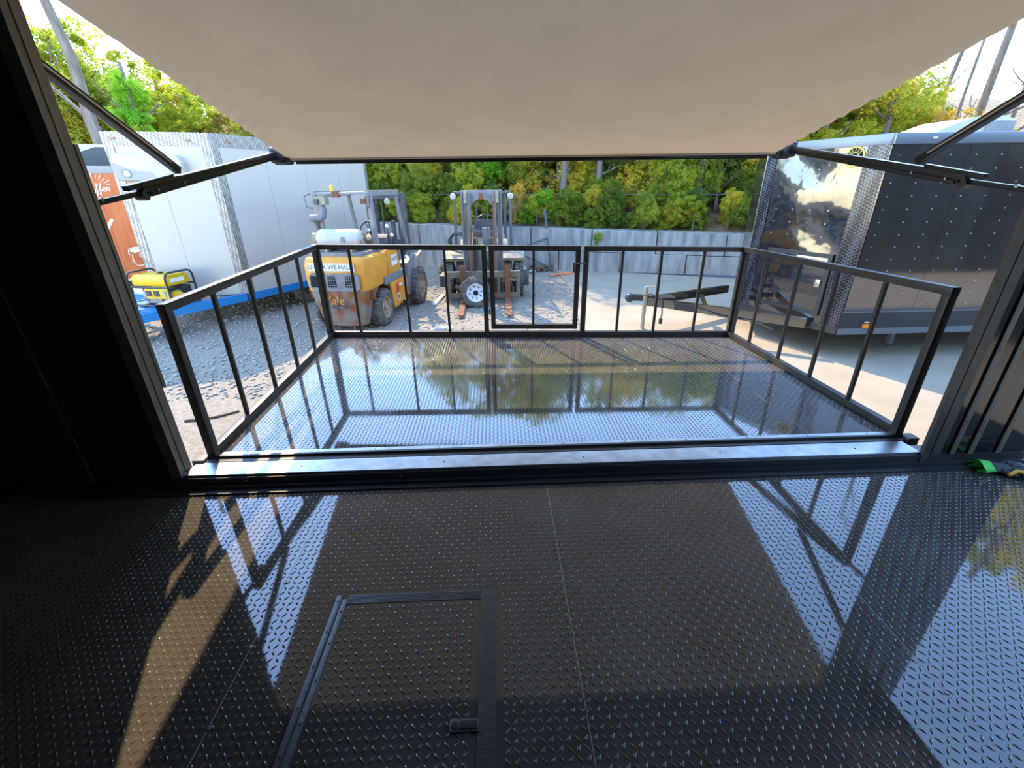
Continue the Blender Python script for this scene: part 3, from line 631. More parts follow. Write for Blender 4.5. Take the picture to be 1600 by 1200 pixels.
obj('spoon_mark', MB().prism([(-.20, 1.46), (-.14, 1.46), (-.11, 1.52), (-.02, 1.66), (-.03, 1.70), (-.06, 1.69), (-.16, 1.56), (-.22, 1.53)], frame((0, 0, 0), (1, 0, 0), (0, 0, 1)), .006, .012), 'printwhite', cf, smooth=False)
pen('cup_mark', [[(.05, 1.02), (.04, .96), (.09, .93), (.08, .80), (.13, .70), (.30, .71), (.36, .84)], [(.04, 1.0), (.08, 1.08), (.30, 1.06), (.34, .95)], arc(.27, .92, .05, .05, 0, 360), arc(.30, .79, .03, .02, 0, 360)], .010)
obj('cup_cream_mark', MB().prism([(.06, 1.01), (.10, 1.08), (.16, 1.10), (.24, 1.10), (.31, 1.05), (.30, 1.0), (.15, .98)], frame((0, 0, 0), (1, 0, 0), (0, 0, 1)), .006, .012), 'printwhite', cf, smooth=False)

# ================================================================== black trailer
bt = thing('black_trailer', (4.457, 5.424, GZ), 'glossy black V-nose cargo trailer with riveted side and diamond plate corners', 'trailer')
BL, BW_, b0, b1 = 5.6, 2.75, .36, 2.68
AB = (-.597, 1.376)
plan = [(0.012, 0.012), (BL, .012), (BL, BW_-.012), (.012, BW_-.012), (AB[0]+.03, AB[1])]
obj('body_shell', MB().prism(plan, Matrix.Identity(4), b0, b1-.02), 'sideblack', bt, smooth=False)
obj('roof', MB().prism([(0, 0), (BL, 0), (BL, BW_), (0, BW_), AB], Matrix.Identity(4), b1-.02, b1), 'railgrey', bt, smooth=False)
for a, b in ((.02, .92), (.924, 2.14), (2.144, 3.36), (3.364, BL)): obj('side_panel', MB().box(a, b, 0, .014, .66, b1-.1), 'sideblack', bt)
obj('rock_guard', MB().box(0, BL, -.006, .012, .45, .655), 'trailerplate', bt)
obj('guard_edge', MB().box(0, BL, -.012, .012, .652, .668), 'railgrey', bt)
obj('bottom_rail', MB().box(0, BL, -.012, .05, b0, .445), 'railgrey', bt)
obj('top_rail', MB().box(-.02, BL, -.018, .03, b1-.10, b1+.01), 'railgrey', bt, bevel=.006)
rv = MB()
for i in range(19):
    x = .12+.298*i
    for k in range(13): rv.lathe([(0, .006), (.006, .005), (.009, 0)], 6, frame((x+.004*math.sin(i*7+k*3), 0, .75+.143*k), (1, 0, 0), (0, 0, 1)))
obj('rivet', rv, 'rodsteel', bt, kind='stuff')
ndb = -Vector((*AB, 0)); NB = ndb.length; ndb.normalize(); MBm = frame((*AB, 0), ndb, (0, 0, 1))
bn = obj('nose_panel', MB().grid(lambda u, v: tuple(MBm @ Vector((.155+(NB-.155-.24)*u, b0+.1+(b1-.1-b0-.1)*v, .004+.004*math.sin(u*7+v*9)+.004*math.sin(v*17+u*3)))), 30, 50), 'mirrorblack', bt)
for i in range(6):
    for k in range(4): obj('rivet', MB().lathe([(0, .012), (.006, .012), (.010, .004)], 7, MBm @ Matrix.Translation((.28+.24*k, 1.55+.16*i, 0))), 'rodsteel', bn)
obj('corner_plate', MB().box(0, .155, b0, b1-.1, -.008, .012, MBm), 'darkdiamond', bt, smooth=False)
obj('corner_plate', MB().box(NB-.24, NB+.004, b0, b1-.1, -.008, .012, MBm), 'darkdiamond', bt, smooth=False)
obj('edge_beads', MB().tube([tuple(MBm @ Vector((.0, b0, .012))), tuple(MBm @ Vector((0, b1-.1, .012)))], .012, 8), 'rodsteel', bt)
obj('top_rail', MB().box(-.02, NB+.02, b1-.10, b1+.01, -.02, .018, MBm), 'railgrey', bt, bevel=.006)
obj('bottom_rail', MB().box(0, NB, b0, .46, -.01, .016, MBm), 'trailerplate', bt)
dr = obj('compartment_door', MB().box(.36, 1.17, .60, 1.30, .008, .022, MBm), 'mirrorblack', bt, bevel=.004)
obj('door_frame', MB().box(.31, 1.22, .55, .60, .008, .034, MBm).box(.31, 1.22, 1.30, 1.35, .008, .034, MBm).box(.31, .36, .60, 1.30, .008, .034, MBm).box(1.17, 1.22, .60, 1.30, .008, .034, MBm), 'trailerplate', dr, smooth=False)
obj('door_latch', MB().box(1.08, 1.15, .92, 1.02, .022, .04, MBm), 'rodsteel', dr, bevel=.005)
bd = obj('badge', MB().lathe([(0, .014), (.105, .014), (.115, .010)], 32, MBm @ Matrix.Translation((1.14, 2.475, 0))), 'blackhole', bt)
obj('badge_ring', MB().lathe([(.095, .016), (.112, .016), (.112, .010)], 32, MBm @ Matrix.Translation((1.14, 2.475, 0))), 'badgeyellow', bd)
obj('badge_ring', MB().lathe([(.040, .0165), (.048, .0165), (.048, .010)], 28, MBm @ Matrix.Translation((1.14, 2.475, 0))), 'badgeyellow', bd)
for k, chh in enumerate('ELITE'):
    a = math.radians(90+52-26*k)
    text('badge_letter', chh, .048, MBm @ Matrix.Translation((1.14+.071*math.cos(a), 2.475+.071*math.sin(a), .0155)) @ Matrix.Rotation(a-PI/2, 4, 'Z'), 'badgeyellow', bd, .001)
obj('marker_light', MB().box(.31, .41, -.03, -.006, .45, .50), 'amber', bt, bevel=.006)
obj('marker_light', MB().box(.33, .39, -.02, -.006, .512, .53), 'lamp', bt, bevel=.004)
for x in (-.15, .45): obj('marker_light', MB().ball((x, -.022 if x > 0 else .33, b1-.045), .03, 10, 6, (1.2, .5, .5)), 'lamp', bt)
u_ = obj('roof_unit', MB().prism([(1.05, b1), (2.15, b1), (2.13, b1+.22), (1.95, b1+.26), (1.55, b1+.24), (1.2, b1+.12)], frame((0, 0, 0), (1, 0, 0), (0, 0, 1)) @ Matrix.Diagonal((1, 1, -1, 1)), .75, 1.5), 'whiteac', bt, bevel=.02)
obj('unit_grille', MB().box(1.75, 2.12, .735, .75, b1+.03, b1+.20), 'guardgrey', u_)
obj('jack', MB().bar((1.25, .5, .0), (1.25, .5, b0), .06, .06, (0, 1, 0)).box(1.15, 1.35, .4, .6, 0, .03), 'railgrey', bt)
# tongue
cp = Vector((2.40, 7.0, -.12))
ib = wm(bt).inverted()
tm = MB().bar((4.25, 5.75, -.17), tuple(cp), .07, .13).bar((4.25, 8.0, -.17), tuple(cp), .07, .13).bar((3.2, 6.55, -.17), (3.5, 7.4, -.17), .07, .1)
obj('tongue', tm, 'tongueblack', bt, True, smooth=False)
cm = MB().bar(cp+Vector((.05, 0, .05)), cp+Vector((-.22, .03, .06)), .10, .09).ball(cp+Vector((-.25, .035, .05)), .075, 12, 8)
obj('coupler', cm, 'trailerplate', bt, True)
obj('tongue_plate', MB().box(cp.x+.12, cp.x+.42, cp.y-.2, cp.y+.05, cp.z+.075, cp.z+.09), 'trailerplate', bt, True)
obj('tongue_jack', MB().cyl((cp.x-.02, cp.y-.05, GZ+.02), (cp.x-.02, cp.y-.05, .12), .032, 14).cyl((cp.x-.02, cp.y-.05, GZ), (cp.x-.02, cp.y-.05, GZ+.03), .08, 16).bar((cp.x-.02, cp.y-.05, .12), (cp.x+.12, cp.y-.12, .13), .02, .02), 'dustytan', bt, True)
obj('wiring', MB().tube([(cp.x-.1, cp.y-.1, 0), (cp.x+.05, cp.y-.14, .02), (cp.x+.2, cp.y-.2, -.05), (cp.x+.22, cp.y-.22, -.28), (cp.x+.21, cp.y-.22, -.36)], .012, 8).tube([(cp.x+.3, cp.y-.3, -.06), (cp.x+.4, cp.y-.36, -.16), (cp.x+.6, cp.y-.46, -.10), (cp.x+.9, cp.y-.7, -.2), (cp.x+1.3, cp.y-.95, -.22), (cp.x+1.5, cp.y-1.1, -.3)], .010, 8), 'rubber', bt, True)
obj('wiring_plug', MB().cyl((cp.x+.21, cp.y-.22, -.36), (cp.x+.21, cp.y-.22, -.44), .028, 12), 'tubeblack', bt, True)
obj('tongue_box', MB().bar((cp.x+.36, cp.y-.33, -.13), (cp.x+.62, cp.y-.51, -.13), .03, .11), 'trailerplate', bt, True)
for k in range(2):
    obj('wheel', MB().lathe([(.16, -.1), (.30, -.1), (.34, -.06), (.34, .06), (.30, .1), (.16, .1)], 24, frame((3.0+.85*k, .25, .34), (1, 0, 0), (0, 0, 1)), closed=True), 'rubber', bt)

# added dark shed out of view, so the black trailer's side mirrors dark
shd = thing('added_shed', (13.5, -2.4, GZ), 'unseen dark shed added across the yard for the black trailer to mirror', 'shed')
for k in range(12): obj('wall_sheet', MB().box(-6+k*1.0+.004, -5+k*1.0-.004, 1.9, 1.95, 0, 4.2), 'wallblack', shd)
obj('body', MB().box(-6, 6, -2.2, 1.9, 0, 4.2), 'wallblack', shd)
obj('roof', MB().prism([(-2.5, 4.2), (2.2, 4.2), (-.1, 5.0)], frame((-6.2, 0, 0), (0, 1, 0), (0, 0, 1)), 0, 12.4), 'wallblack', shd, smooth=False)
dd_ = obj('door', MB().box(-1.4, 1.4, 1.95, 1.99, .02, 3.0), 'exteriorblack', shd); obj('handle', MB().box(1.1, 1.2, 1.99, 2.05, 1.2, 1.4), 'railgrey', dd_)
# ================================================================== forklifts
def tyre(parent, c, R, w, rim, side=1, name='wheel', holes=0, ax=(0, 1, 0)):
    """tyre with a rim; side = +1: rim dish faces +axis"""
    a = Vector(ax).normalized()*side; q = Vector((0, 0, 1)) if abs(a.z) < .9 else Vector((1, 0, 0))
    x = q.cross(a).normalized(); M = frame(c, x, a.cross(x))
    r = R*.62; h = w/2
    t = MB().lathe([(r, -h*.9), (R*.84, -h), (R*.95, -h*.86), (R, -h*.6), (R, -h*.12), (R*.985, -h*.1), (R*.985, h*.1), (R, h*.12), (R, h*.6), (R*.95, h*.86), (R*.84, h), (r, h*.9)], 36, M, closed=True)
    for k in range(26):                    # tread lugs
        al = 2*PI*k/26
        for s_ in (-1, 1):
            L = M @ Matrix.Rotation(al+s_*.06, 4, 'Z'); t.box(R-.01, R+.012, -.022*R/.3, .022*R/.3, min(s_*h*.15, s_*h*.85), max(s_*h*.15, s_*h*.85), L)
    o = obj(name, t, 'rubber', parent)
    obj('rim', MB().lathe([(R*.64, h*.55), (R*.60, h*.95), (R*.55, h*.9), (R*.50, h*.4), (R*.30, h*.25), (R*.22, h*.55), (.0, h*.58)], 30, M), rim, o)
    obj('hub', MB().lathe([(R*.17, h*.5), (R*.16, h*.85), (R*.10, h*.95), (0, h*.95)], 18, M), 'blackhole' if holes else rim, o)
    n = holes or 8
    for k in range(n):
        al = 2*PI*k/n+.2
        obj('rim_hole' if holes else 'lug_nut', MB().cyl(M @ Vector((R*.40*math.cos(al), R*.40*math.sin(al), h*.30)), M @ Vector((R*.40*math.cos(al), R*.40*math.sin(al), h*(.36 if holes else .45))), R*(.055 if holes else .035), 10), 'blackhole' if holes else 'liftgrey', o)
    return o
def loft(rings):
    n = len(rings[0]); b = MB(); fs = [(i*n+k, i*n+(k+1) % n, (i+1)*n+(k+1) % n, (i+1)*n+k) for i in range(len(rings)-1) for k in range(n)]
    return b.add([p for r in rings for p in r], fs + [tuple(range(n-1, -1, -1)), tuple((len(rings)-1)*n+k for k in range(n))])
def ring(xr, xf, w, z, c=.16):
    return [(xf, -w, z), (xr+c, -w, z), (xr+c*.35, -w+c*.3, z), (xr+.02, -w+c, z), (xr, -w*.3, z), (xr, w*.3, z), (xr+.02, w-c, z), (xr+c*.35, w-c*.3, z), (xr+c, w, z), (xf, w, z)]
XZ = frame((0, 0, 0), (1, 0, 0), (0, 0, 1))            # prism in x-z; local z = -y  (d>0 lies on the right side)

f1 = thing('forklift', (-2.5, 7.75, GZ), 'yellow forklift seen from behind with rusty counterweight and white gas tank', 'forklift', math.atan2(.988, .156))
obj('counterweight', loft([ring(-.47, -.30, .36, .10, .1), ring(-.51, -.30, .42, .24), ring(-.54, -.30, .47, .5), ring(-.56, -.30, .52, .70)]), 'liftrust', f1)
cw = obj('rear_body', loft([ring(-.56, .30, .53, .70), ring(-.565, .30, .545, .85), ring(-.56, .32, .55, 1.10), ring(-.53, .34, .53, 1.19), ring(-.47, .34, .47, 1.22)]), 'liftyellow', f1)
MR = frame((-.568, 0, 0), (0, -1, 0), (0, 0, 1))       # rear face: x to the right as seen from behind, y up, z = backwards
rp = obj('grille_panel', MB().prism([(-.42, .76), (-.36, .70), (.36, .70), (.42, .76), (.42, .93), (.37, .985), (-.37, .985), (-.42, .93)], MR, -.02, .006), 'liftgrey', cw, smooth=False)
for x in (-.33, -.04, .25):
    obj('grille_opening', MB().prism([(x-.065, .76), (x+.065, .76), (x+.075, .80), (x+.06, .94), (x-.06, .94), (x-.075, .80)], MR, .004, .009), 'blackhole', rp, smooth=False)
    if x > -.2:
        g = MB()
        for k in range(4): g.box(x-.06, x+.06, .79+.04*k, .796+.04*k, .008, .012, MR)
        for k in range(3): g.box(x-.04+.037*k, x-.034+.037*k, .76, .94, .008, .012, MR)
        obj('grille_wire', g, 'liftgrey', rp, smooth=False)
sg = obj('sign_plate', MB().box(-.40, .36, 1.02, 1.135, -.01, .006, MR), 'printwhite', cw)
text('sign_lettering', 'U-BOX WE-HAUL', .105, MR @ Matrix.Translation((-.02, 1.077, .007)), 'lettering', sg, .001, sx=.92)
text('maker_lettering', 'Yale', .19, MR @ Matrix.Translation((-.03, .55, .036)), 'liftyellow', f1, .006)
obj('tow_pin', MB().box(-.10, .14, .43, .47, .03, .07, MR).cyl(MR @ Vector((.02, .40, .05)), MR @ Vector((.02, .52, .05)), .014, 8), 'liftdark', f1)
# hood and cowl
obj('hood', MB().box(-.40, .42, -.44, .44, 1.21, 1.27).box(-.1, .5, -.36, .36, 1.27, 1.32), 'liftgrey', f1, bevel=.02)
obj('seat', MB().box(.12, .55, -.24, .24, 1.28, 1.40).box(.08, .18, -.24, .24, 1.38, 1.46), 'liftdark', f1, bevel=.03)
for s in (-1, 1):
    sp = obj('cowl_side', MB().prism([(.36, .80), (.98, .80), (.90, 1.14), (.82, 1.19), (.36, 1.22)], XZ, s*.46, s*.54), 'liftyellow', f1, bevel=.012)
    if s == 1:
        MS = frame((.66, -.545, 1.02), (1, 0, 0), (0, 0, 1))
        st = obj('sticker', MB().box(-.14, .14, -.09, .09, 0, .004, MS), 'printwhite', sp)
        text('sticker_lettering', 'U-BOX', .10, MS @ Matrix.Translation((0, .02, .005)), 'lettering', st, .001, sx=.9)
    obj('frame_band', MB().box(.10, 1.18, s*.47 if s > 0 else -.57, .57 if s > 0 else s*.47, .67, .80), 'liftgrey', f1, bevel=.01)
    pn = obj('step_panel', MB().prism([(.40, .20), (.62, .20), (1.22, .28), (1.22, .60), (1.12, .67), (.30, .67)], XZ, s*.42, s*.57), 'liftyellow', f1, bevel=.012)
    if s == 1:
        MT = frame((.62, -.575, .45), (1, 0, 0), (0, 0, 1))
        obj('red_sticker', MB().box(-.06, .06, -.02, .16, 0, .004, MT), 'redsticker', pn)
        obj('white_sticker', MB().box(-.05, .05, -.16, -.02, 0, .004, MT).box(.07, .20, .09, .13, 0, .004, MT), 'printwhite', pn)
        obj('sticker_figure', MB().prism([(-.03, -.14), (.02, -.14), (.03, -.08), (.0, -.03), (-.03, -.06)], MT, .004, .006), 'lettering', pn, smooth=False)
    obj('fender_arch', MB().prism([(-.44, .70), (-.36, .52), (-.30, .62), (-.14, .70), (.14, .70), (.30, .60), (.40, .38), (.46, .38), (.40, .70)], XZ, s*.40, s*.55), 'rust', f1, smooth=False)
    obj('front_fender', MB().prism([(1.16, .28), (1.42, .28), (1.42, .62), (1.72, .78), (1.86, .98), (1.50, .96), (1.16, .88)], XZ, s*.42, s*.60), 'liftgrey', f1, bevel=.01)
    obj('fender_flange', MB().prism([(1.44, .62), (1.62, .94), (2.02, 1.04), (1.98, .98), (1.72, .88)], XZ, s*.60, s*.66), 'dustytan', f1, smooth=False)
    tyre(f1, (0, s*-.49, .31), .31, .2, 'rimcream', -s)
    tyre(f1, (1.6, s*-.60, .37), .37, .25, 'rimcream', -s, 'wheel')
obj('body_core', MB().box(-.30, 1.75, -.40, .40, .22, .80).box(.9, 1.15, -.42, .42, .8, 1.22), 'liftdark', f1, smooth=False)
obj('dash', MB().prism([(1.05, 1.0), (1.32, 1.0), (1.28, 1.36), (1.16, 1.42), (1.05, 1.36)], XZ, -.30, .30), 'liftdark', f1, bevel=.02)
tk = obj('gas_tank', MB().lathe([(0, -.40), (.09, -.395), (.135, -.36), (.15, -.30), (.15, .26), (.135, .32), (.09, .355), (0, .36)], 28, frame((-.18, 0, 1.47), (0, 0, 1), (1, 0, 0))), 'tankwhite', f1)
obj('tank_collar', MB().lathe([(.08, .34), (.10, .42), (.085, .42), (.07, .34)], 18, frame((-.18, 0, 1.47), (0, 0, 1), (1, 0, 0)) @ Matrix.Diagonal((1, 1, -1, 1)), closed=True), 'rimcream', tk)
obj('tank_collar', MB().lathe([(.08, .34), (.10, .42), (.085, .42), (.07, .34)], 18, frame((-.18, 0, 1.47), (0, 0, 1), (1, 0, 0)), closed=True), 'rimcream', tk)
obj('tank_label', MB().prism([(.10, -.04), (.16, -.04), (.16, .04), (.10, .04)], frame((-.335, 0, 1.47), (0, -1, 0), (0, 0, 1)), 0, .004), 'guardgrey', tk, smooth=False)
for y in (-.22, .2): obj('tank_bracket', MB().box(-.30, -.06, y-.02, y+.02, 1.22, 1.34), 'rimcream', f1)
obj('hose', MB().tube([(-.18, -.42, 1.47), (-.1, -.47, 1.42), (0, -.46, 1.34), (.1, -.42, 1.28), (.25, -.42, 1.27)], .018, 8), 'rubber', f1)
sw = obj('steering_wheel', MB().tube([(1.0+.07*math.cos(2*PI*k/24), .0+.17*math.sin(2*PI*k/24), 1.50+.155*math.cos(2*PI*k/24)) for k in range(25)], .013, 8, False), 'tubeblack', f1)
for k in range(3):
    a = 2*PI*k/3+.5; obj('spoke', MB().tube([(1.0, 0, 1.50), (1.0+.07*math.cos(a), .17*math.sin(a), 1.50+.155*math.cos(a))], .010, 6), 'tubeblack', sw)
obj('steering_hub', MB().ball((1.0, 0, 1.50), .03, 10, 6), 'printwhite', sw)
obj('steering_column', MB().cyl((1.22, 0, 1.30), (1.0, 0, 1.50), .025, 10), 'tubeblack', f1)
for y, z in ((-.30, 1.56), (-.38, 1.40)):
    lv = obj('lever', MB().cyl((1.15, y, 1.2), (1.12, y, z), .010, 8), 'tubeblack', f1); obj('lever_knob', MB().ball((1.12, y, z), .035, 10, 6), 'printwhite', lv)
# overhead guard
GT = 2.13
for s in (-1, 1):
    obj('guard_leg', MB().bar((.22, s*.46, .80), (.15, s*.45, GT), .09 if s < 0 else .07, .075, (0, 1, 0)), 'guardgrey', f1, bevel=.008)
    obj('guard_leg', MB().bar((1.66, s*.50, .92), (1.30, s*.45, GT), .06, .055, (0, 1, 0)), 'guardgrey', f1, bevel=.008)
    obj('guard_side_bar', MB().bar((.05, s*.45, GT), (1.42, s*.45, GT), .07, .075), 'guardgrey', f1, bevel=.008)
    obj('guard_lip', MB().bar((.05, s*.45, GT+.045), (1.42, s*.45, GT+.045), .07, .012), 'dustytan', f1)
    obj('rear_lamp', MB().box(-.01, .06, s*.40-.04, s*.40+.04, 1.98, 2.06), 'liftdark' if s > 0 else 'rust', f1, bevel=.01)
    obj('lamp_guard', MB().tube([(.0, s*.46, 1.92), (-.05, s*.53, 1.94), (-.05, s*.55, 2.10), (.0, s*.47, 2.14)], .007, 6), 'tubeblack', f1)
for x in (.08, .28, .48, .68, .88, 1.08, 1.28, 1.40): obj('guard_cross_bar', MB().bar((x, -.42, GT+.01), (x, .42, GT+.01), .04, .035), 'guardgrey', f1, bevel=.004)
obj('exhaust_stack', MB().tube([(.12, .52, 1.2), (.12, .52, 1.72), (.10, .50, 1.80)], .045, 14).tube([(.10, .36, 1.98), (.10, .34, 1.88), (.08, .36, 1.80), (.06, .42, 1.77), (.04, .56, 1.77)], [.05, .055, .06, .06, .055], 14), 'liftgrey', f1)
obj('air_cleaner', MB().box(.04, .18, .26, .44, 1.97, 2.09).box(.06, .16, .28, .42, 2.09, 2.11), 'dustytan', f1, bevel=.01)
bc = obj('beacon', MB().lathe([(0, 2.265), (.026, 2.26), (.034, 2.24), (.031, 2.20), (.038, 2.17)], 14, Matrix.Translation((.08, .13, 0))), 'genyellow', f1)
obj('beacon_bracket', MB().box(.03, .13, .02, .12, 2.08, 2.17), 'rust', f1)
obj('mirror_lamp', MB().ball((1.28, -.30, 1.98), .06, 12, 8, (.6, 1, 1)), 'lamp', f1)
# mast, carriage and forks pointing away from us
for s in (-1, 1):
    obj('mast_channel', MB().box(1.92, 2.02, s*.36-.05, s*.36+.05, .12, 2.12), 'liftdark', f1, bevel=.008)
    obj('inner_channel', MB().box(2.0, 2.10, s*.27-.035, s*.27+.035, .12, 2.06), 'liftdark', f1, bevel=.006)
    obj('tilt_cylinder', MB().cyl((1.2, s*.34, .62), (1.94, s*.36, .98), .03, 12), 'liftgrey', f1)
    fk = obj('fork', MB().box(2.24, 2.29, s*.30-.05, s*.30+.05, .05, .62).box(2.24, 3.0, s*.30-.05, s*.30+.05, .05, .09), 'rust', f1, smooth=False)
obj('lift_cylinder', MB().cyl((1.98, -.1, .2), (1.98, -.1, 1.6), .045, 14), 'liftdark', f1)
obj('lift_chain', MB().bar((2.03, .12, .3), (2.03, .12, 1.98), .04, .02, (0, 1, 0)).bar((2.03, -.2, .3), (2.03, -.2, 1.98), .04, .02, (0, 1, 0)), 'liftdark', f1)
for z in (.3, 1.2, 2.06): obj('mast_cross_bar', MB().box(1.90, 1.95, -.36, .36, z-.05, z+.05), 'liftdark', f1)
obj('carriage', MB().box(2.18, 2.24, -.52, .52, .50, .60).box(2.18, 2.24, -.52, .52, .12, .22).box(2.16, 2.24, -.34, -.28, .2, .5).box(2.16, 2.24, .28, .34, .2, .5), 'liftdark', f1, smooth=False)

# ------------------------------------------------------------------ second forklift, facing us
f2 = thing('forklift', (-.26, 9.75, GZ), 'dusty forklift facing us with rusty mast and lowered forks', 'forklift', -PI/2)
for s in (-1, 1):
    oc = obj('mast_channel', MB().box(.30, .42, s*.355-.05, s*.355+.05, .10, 2.13), 'mastmetal', f2, bevel=.006)
    obj('channel_groove', MB().box(.418, .424, s*.355-.014, s*.355+.014, .12, 2.10), 'liftdark', oc)
    ic = obj('inner_channel', MB().box(.36, .46, s*.25-.04, s*.25+.04, .10, 2.10), 'mastmetal', f2, bevel=.006)
    obj('rust_face', MB().box(.458, .464, s*.228-.018, s*.228+.018, .12, 1.95 if s > 0 else 1.5), 'rust', ic)
    obj('lift_cylinder', MB().cyl((.30, s*.17, .15), (.30, s*.17, 1.25), .035, 14), 'liftdark', f2)
    obj('lift_chain', MB().bar((.34, s*.11, .3), (.34, s*.11, 1.98), .03, .02, (0, 1, 0)), 'liftdark', f2)
    fk = obj('fork', MB().box(.66, .71, s*.45+.03-.055, s*.45+.03+.055, .06, .76).prism([(.66, .05), (.66, .11), (1.86, .07), (1.88, .05)], XZ, -(s*.45+.03)-.055, -(s*.45+.03)+.055), 'rust', f2, smooth=False)
    for dy in (.50, .74): tyre(f2, (0, s*dy, .38), .38, .20, 'rimcream', s)
    tyre(f2, (-1.65, s*.50, .31), .31, .2, 'rimcream', s)
    obj('fender', MB().prism([(.20, .78), (.24, .84), (.05, .92), (-.30, .94), (-.30, .90), (.02, .88)], XZ, -s*.86, -s*.40), 'dustytan', f2, smooth=False)
    hl = obj('head_lamp', MB().lathe([(0, .03), (.05, .025), (.062, 0), (.05, -.05), (.02, -.07)], 18, frame((-.05, s*.585, 2.03), (0, 1, 0), (0, 0, 1))), 'lamp', f2)
    obj('guard_leg', MB().bar((-.30, s*.60, .95), (-.42, s*.59, 2.05), .05, .06, (0, 1, 0)), 'fenceblue', f2, bevel=.006)
    obj('guard_leg', MB().bar((-1.55, s*.50, 1.0), (-1.50, s*.50, 2.08), .07, .07, (0, 1, 0)), 'fenceblue', f2, bevel=.006)
    obj('guard_side_bar', MB().bar((-.30, s*.59, 2.09), (-1.58, s*.52, 2.10), .05, .06), 'fenceblue', f2, bevel=.006)
    obj('mast_hook', MB().box(.44, .50, s*.31-.03, s*.31+.03, 1.92, 2.14), 'dustytan', f2, bevel=.006)
for k in range(6): obj('guard_cross_bar', MB().bar((-.35-.24*k, -.56, 2.10), (-.35-.24*k, .56, 2.10), .035, .035), 'fenceblue', f2)
arch = [(-.21, 1.82), (-.21, 2.12), (.21, 2.12), (.21, 1.82)] + [(.21*math.cos(PI*k/10), 1.82+.17*math.sin(PI*k/10)) for k in range(1, 10)]
obj('mast_top_plate', MB().prism(arch, frame((.34, 0, 0), (0, 1, 0), (0, 0, 1)), -.02, .05), 'liftgrey', f2, smooth=False)
obj('mast_top_bar', MB().box(.28, .36, -.41, .41, 2.06, 2.15), 'liftgrey', f2, bevel=.008)
obj('rust_patch', MB().prism([(-.06, 1.98), (.04, 1.98), (.03, 2.10), (-.04, 2.11)], frame((.391, 0, 0), (0, 1, 0), (0, 0, 1)), 0, .004), 'rust', f2, smooth=False)
ca = MB().box(.58, .66, -.74, .74, .52, .64).box(.58, .66, -.74, .74, .10, .20)
for y in (-.71, -.30, .30, .71): ca.box(.58, .64, y-.03, y+.03, .2, .52)
ca.box(.56, .62, -.60, -.36, .30, .36).box(.56, .62, .36, .66, .42, .47)
obj('carriage', ca, 'carriagebrown', f2, smooth=False)
obj('axle_housing', MB().box(-.25, .25, -.95, .95, .25, .5), 'liftdark', f2, bevel=.03)
bd2 = obj('body', MB().prism([(-.1, .35), (-.1, .95), (-.45, 1.05), (-.6, .75), (-1.0, .7), (-1.1, 1.15), (-2.05, 1.15), (-2.15, .9), (-2.1, .3)], XZ, -.48, .48), 'dustytan', f2, bevel=.02)
obj('seat', MB().box(-1.55, -1.05, -.26, .26, 1.15, 1.27).box(-1.6, -1.48, -.25, .25, 1.2, 1.50), 'liftdark', f2, bevel=.04)
obj('dash', MB().box(-.50, -.36, -.03, .15, .90, 1.40), 'liftgrey', f2, bevel=.02)
obj('cowl', MB().prism([(-.05, .80), (-.10, 1.02), (-.35, 1.16), (-.5, 1.16), (-.5, .8)], XZ, -.52, -.14).prism([(-.05, .80), (-.10, 1.02), (-.35, 1.16), (-.5, 1.16), (-.5, .8)], XZ, .16, .50), 'dustytan', f2, bevel=.02)
sw2 = obj('steering_wheel', MB().tube([(-.62+.10*math.cos(2*PI*k/24), .05+.19*math.sin(2*PI*k/24), 1.52-.13*math.cos(2*PI*k/24)) for k in range(25)], .014, 8, False), 'tubeblack', f2)
for k in range(3):
    a = 2*PI*k/3+PI/2; obj('spoke', MB().tube([(-.62, .05, 1.52), (-.62+.10*math.cos(a), .05+.19*math.sin(a), 1.52-.13*math.cos(a))], .010, 6), 'tubeblack', sw2)
for k in range(3): obj('hose', MB().tube([(.2, -.42, 1.35-.03*k), (.05, -.56-.03*k, 1.38-.03*k), (-.0, -.68-.03*k, 1.2), (.02, -.64-.03*k, 1.0), (.1, -.46, .93)], .016, 8), 'rubber', f2)
obj('counterweight', loft([[(x-1.95, y, .25) for x, y in ((.3, -.45), (-.25, -.4), (-.3, 0), (-.25, .4), (.3, .45))], [(x-1.95, y, 1.12) for x, y in ((.3, -.5), (-.28, -.44), (-.34, 0), (-.28, .44), (.3, .5))]]), 'dustytan', f2)

# spare trailer wheel leaning on the fork
sw_ = thing('spare_wheel', (-.43, 8.80, GZ), 'black tyre on a white eight-hole rim leaning at the forks', 'wheel')
tyre(sw_, (0, 0, .285), .30, .21, 'rimwhite', 1, 'tyre', holes=8, ax=(.13, -1, .10))

# ================================================================== glove and yellow tool on the trailer floor
gv = thing('work_glove', (2.93, 2.10, 0), 'grey work glove with lime green cuff lying by the battened wall', 'glove', -.12)
b = MB()
b.grid(lambda u, v: (-.02+.13*u, .045*math.cos(PI*2*v)*(1-.1*u), .03+.024*math.sin(PI*2*v)), 6, 14)
obj('palm', b, 'glovegrey', gv)
for k, (y, L, z) in enumerate(((.034, .085, .034), (.012, .095, .046), (-.012, .09, .044), (-.034, .075, .034))):
    obj('finger', MB().tube([(.09, y, z), (.09+L*.5, y*1.15, z+.006), (.09+L*.85, y*1.2, z-.004), (.09+L, y*1.2, z-.010)], [.014, .013, .012, .006], 10), 'glovegrey', gv)
obj('thumb', MB().tube([(.03, -.035, .03), (.07, -.065, .022), (.11, -.072, .018), (.125, -.072, .016)], [.016, .014, .012, .006], 10), 'glovegrey', gv)
